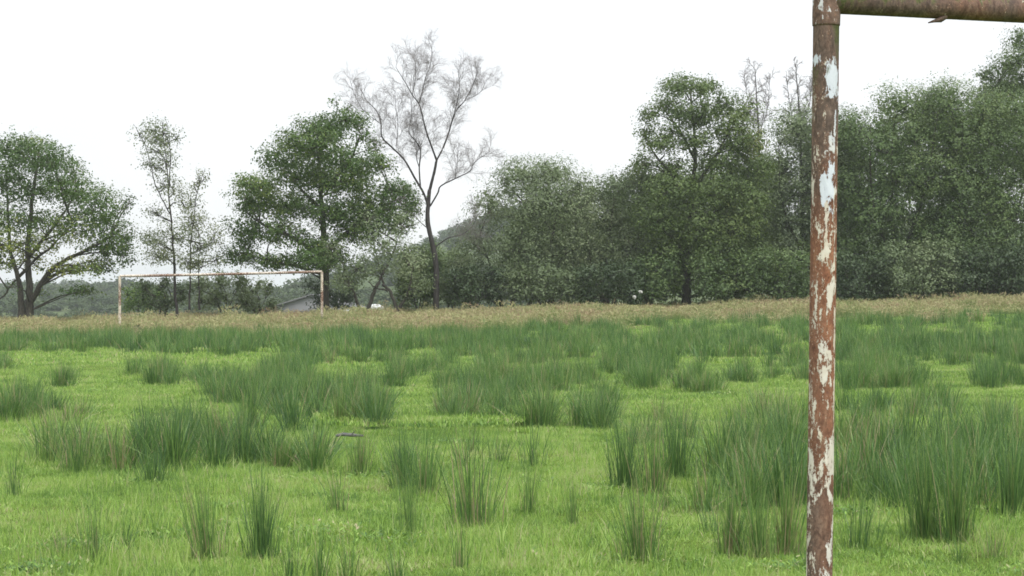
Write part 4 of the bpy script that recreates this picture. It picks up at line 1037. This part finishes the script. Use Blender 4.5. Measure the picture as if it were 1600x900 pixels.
# ------------------------------------------------------------------ tall dry grass along the far edge
def dry_tuft(name, n, R, h, width):
    r = R * np.sqrt(rng.uniform(0, 1, n)); a = rng.uniform(0, 6.28, n)
    base = np.stack([r * np.cos(a), r * np.sin(a), np.full(n, -.03)], -1)
    lean = rng.normal(0, .22, (n, 2)); hh = h * rng.uniform(.55, 1.1, n)
    stem = blades(base, hh, lean, np.full(n, width), np.clip(rng.normal(.48, .18, n), 0, 1), 2, .3)
    m = n; r2 = R * np.sqrt(rng.uniform(0, 1, m)); a2 = rng.uniform(0, 6.28, m)
    b2 = np.stack([r2 * np.cos(a2), r2 * np.sin(a2), np.full(m, -.03)], -1)
    leaf = blades(b2, h * rng.uniform(.25, .6, m), rng.normal(0, .45, (m, 2)), np.full(m, width * 1.3), np.clip(rng.normal(.22, .15, m), 0, 1), 2, .4)
    # feathery seed heads
    tip = base.copy(); tip[:, :2] += lean * hh[:, None]; tip[:, 2] += hh * (1 - .3 * np.linalg.norm(lean, axis=1))
    k = rng.uniform(size=n) < .7
    q = leaf_quads(tip[k] - np.array([0, 0, .06]), 2, .02, .14, .022, 0.0).reshape(-1, 3)
    nq = len(q) // 4
    head = (q, np.arange(4 * nq), np.full(nq, 4), np.clip(rng.normal(.8, .15, nq), 0, 1))
    V, L, C, T = merge([stem, leaf, head])
    return mesh_np(name, V, L, C, 'dry', False, T)
D_M = [dry_tuft('dry_tuft', 90, .42, .70, .010) for k in range(6)]
pts, rots, scl, idx = [], [], [], []
for k in range(7500):
    y = rng.uniform(64, 110) ; x = rng.uniform(-0.31, 0.31) * y
    e = 72.0 + 1.5 * math.sin(x * .35) + (5.5 if x > 4 else 0) - (3.5 if x < -12 else 0) + rng.normal(0, 3.5) + 2 * math.sin(x * 1.1)
    if y < e: continue
    pts.append((x, y, float(terrain(x, y)))); rots.append((rng.normal(0, .06), rng.normal(0, .06), rng.uniform(0, 6.28)))
    w = rng.uniform(.85, 1.25); hv = (1.35 if rng.uniform() < .05 else 1.0) * (0.60 + 0.36 * math.sin(x * .9 + y * .4) * math.sin(x * .31 + 1) + rng.normal(0, .15))
    scl.append((w, w, max(.45, hv))); idx.append(int(rng.integers(6)))
scatter('tall_dry_grass', pts, rots, scl, idx, D_M, 'tall straw-coloured seeding grass along the far edge of the field')

# ------------------------------------------------------------------ scrub on the slope beyond, left
def scrub_mesh(k):
    B = [(rng.uniform(-1, 1), rng.uniform(.5, 1.3), rng.uniform(.7, 1.2), rng.uniform(.5, .9), rng.uniform(-.8, .8), rng.uniform(.7, 1.2), 1.0) for _ in range(5)]
    P = np.concatenate(crown_points(B, 1, 1, 2.2, .5))
    V = leaf_quads(P, 7, .2, .30, .20)
    return quads('scrub', V, 'scrub', np.clip(np.repeat(rng.normal(.45, .15, len(P)), 7) + rng.normal(0, .08, len(V)), 0, 1))
S_M = [scrub_mesh(k) for k in range(5)]
pts, rots, scl, idx = [], [], [], []
for k in range(900):
    y = 125 * (900 / 125) ** rng.uniform(0, 1) ; x = rng.uniform(-0.36, 0.02) * y
    if 165 < y < 215 and -30 < x < -6: continue
    pts.append((x, y, float(terrain(x, y)) - .2)); rots.append((0, 0, rng.uniform(0, 6.28)))
    s = rng.uniform(.5, 1.1) * (1 if y < 300 else 1.8 if y < 550 else 3.2); scl.append((s * 1.3, s * 1.3, s * rng.uniform(.6, 1.1))); idx.append(int(rng.integers(5)))
scatter('distant_scrub', pts, rots, scl, idx, S_M, 'distant hazy scrub and woods on the slope beyond the field')

# ------------------------------------------------------------------ the damp air
def build_haze():
    x0, x1, y0, y1, z0, z1 = -1600, 1600, -60, 4300, -6, 48
    V = [(x, y, z) for z in (z0, z1) for x, y in ((x0, y0), (x1, y0), (x1, y1), (x0, y1))]
    Fc = [(3, 2, 1, 0), (4, 5, 6, 7), (0, 1, 5, 4), (1, 2, 6, 5), (2, 3, 7, 6), (3, 0, 4, 7)]
    m, n, l, out = newmat('damp_air')
    v = n.new('ShaderNodeVolumePrincipled'); v.inputs['Color'].default_value = (0.90, 0.94, 1.0, 1); v.inputs['Density'].default_value = 0.00032; v.inputs['Anisotropy'].default_value = 0.3
    l.new(v.outputs[0], out.inputs['Volume']); M['haze'] = m
    obj('haze', mesh_np('haze', V, [i for f in Fc for i in f], [4] * 6, 'haze'), kind='stuff', label='thin damp haze over the whole field')
build_haze()
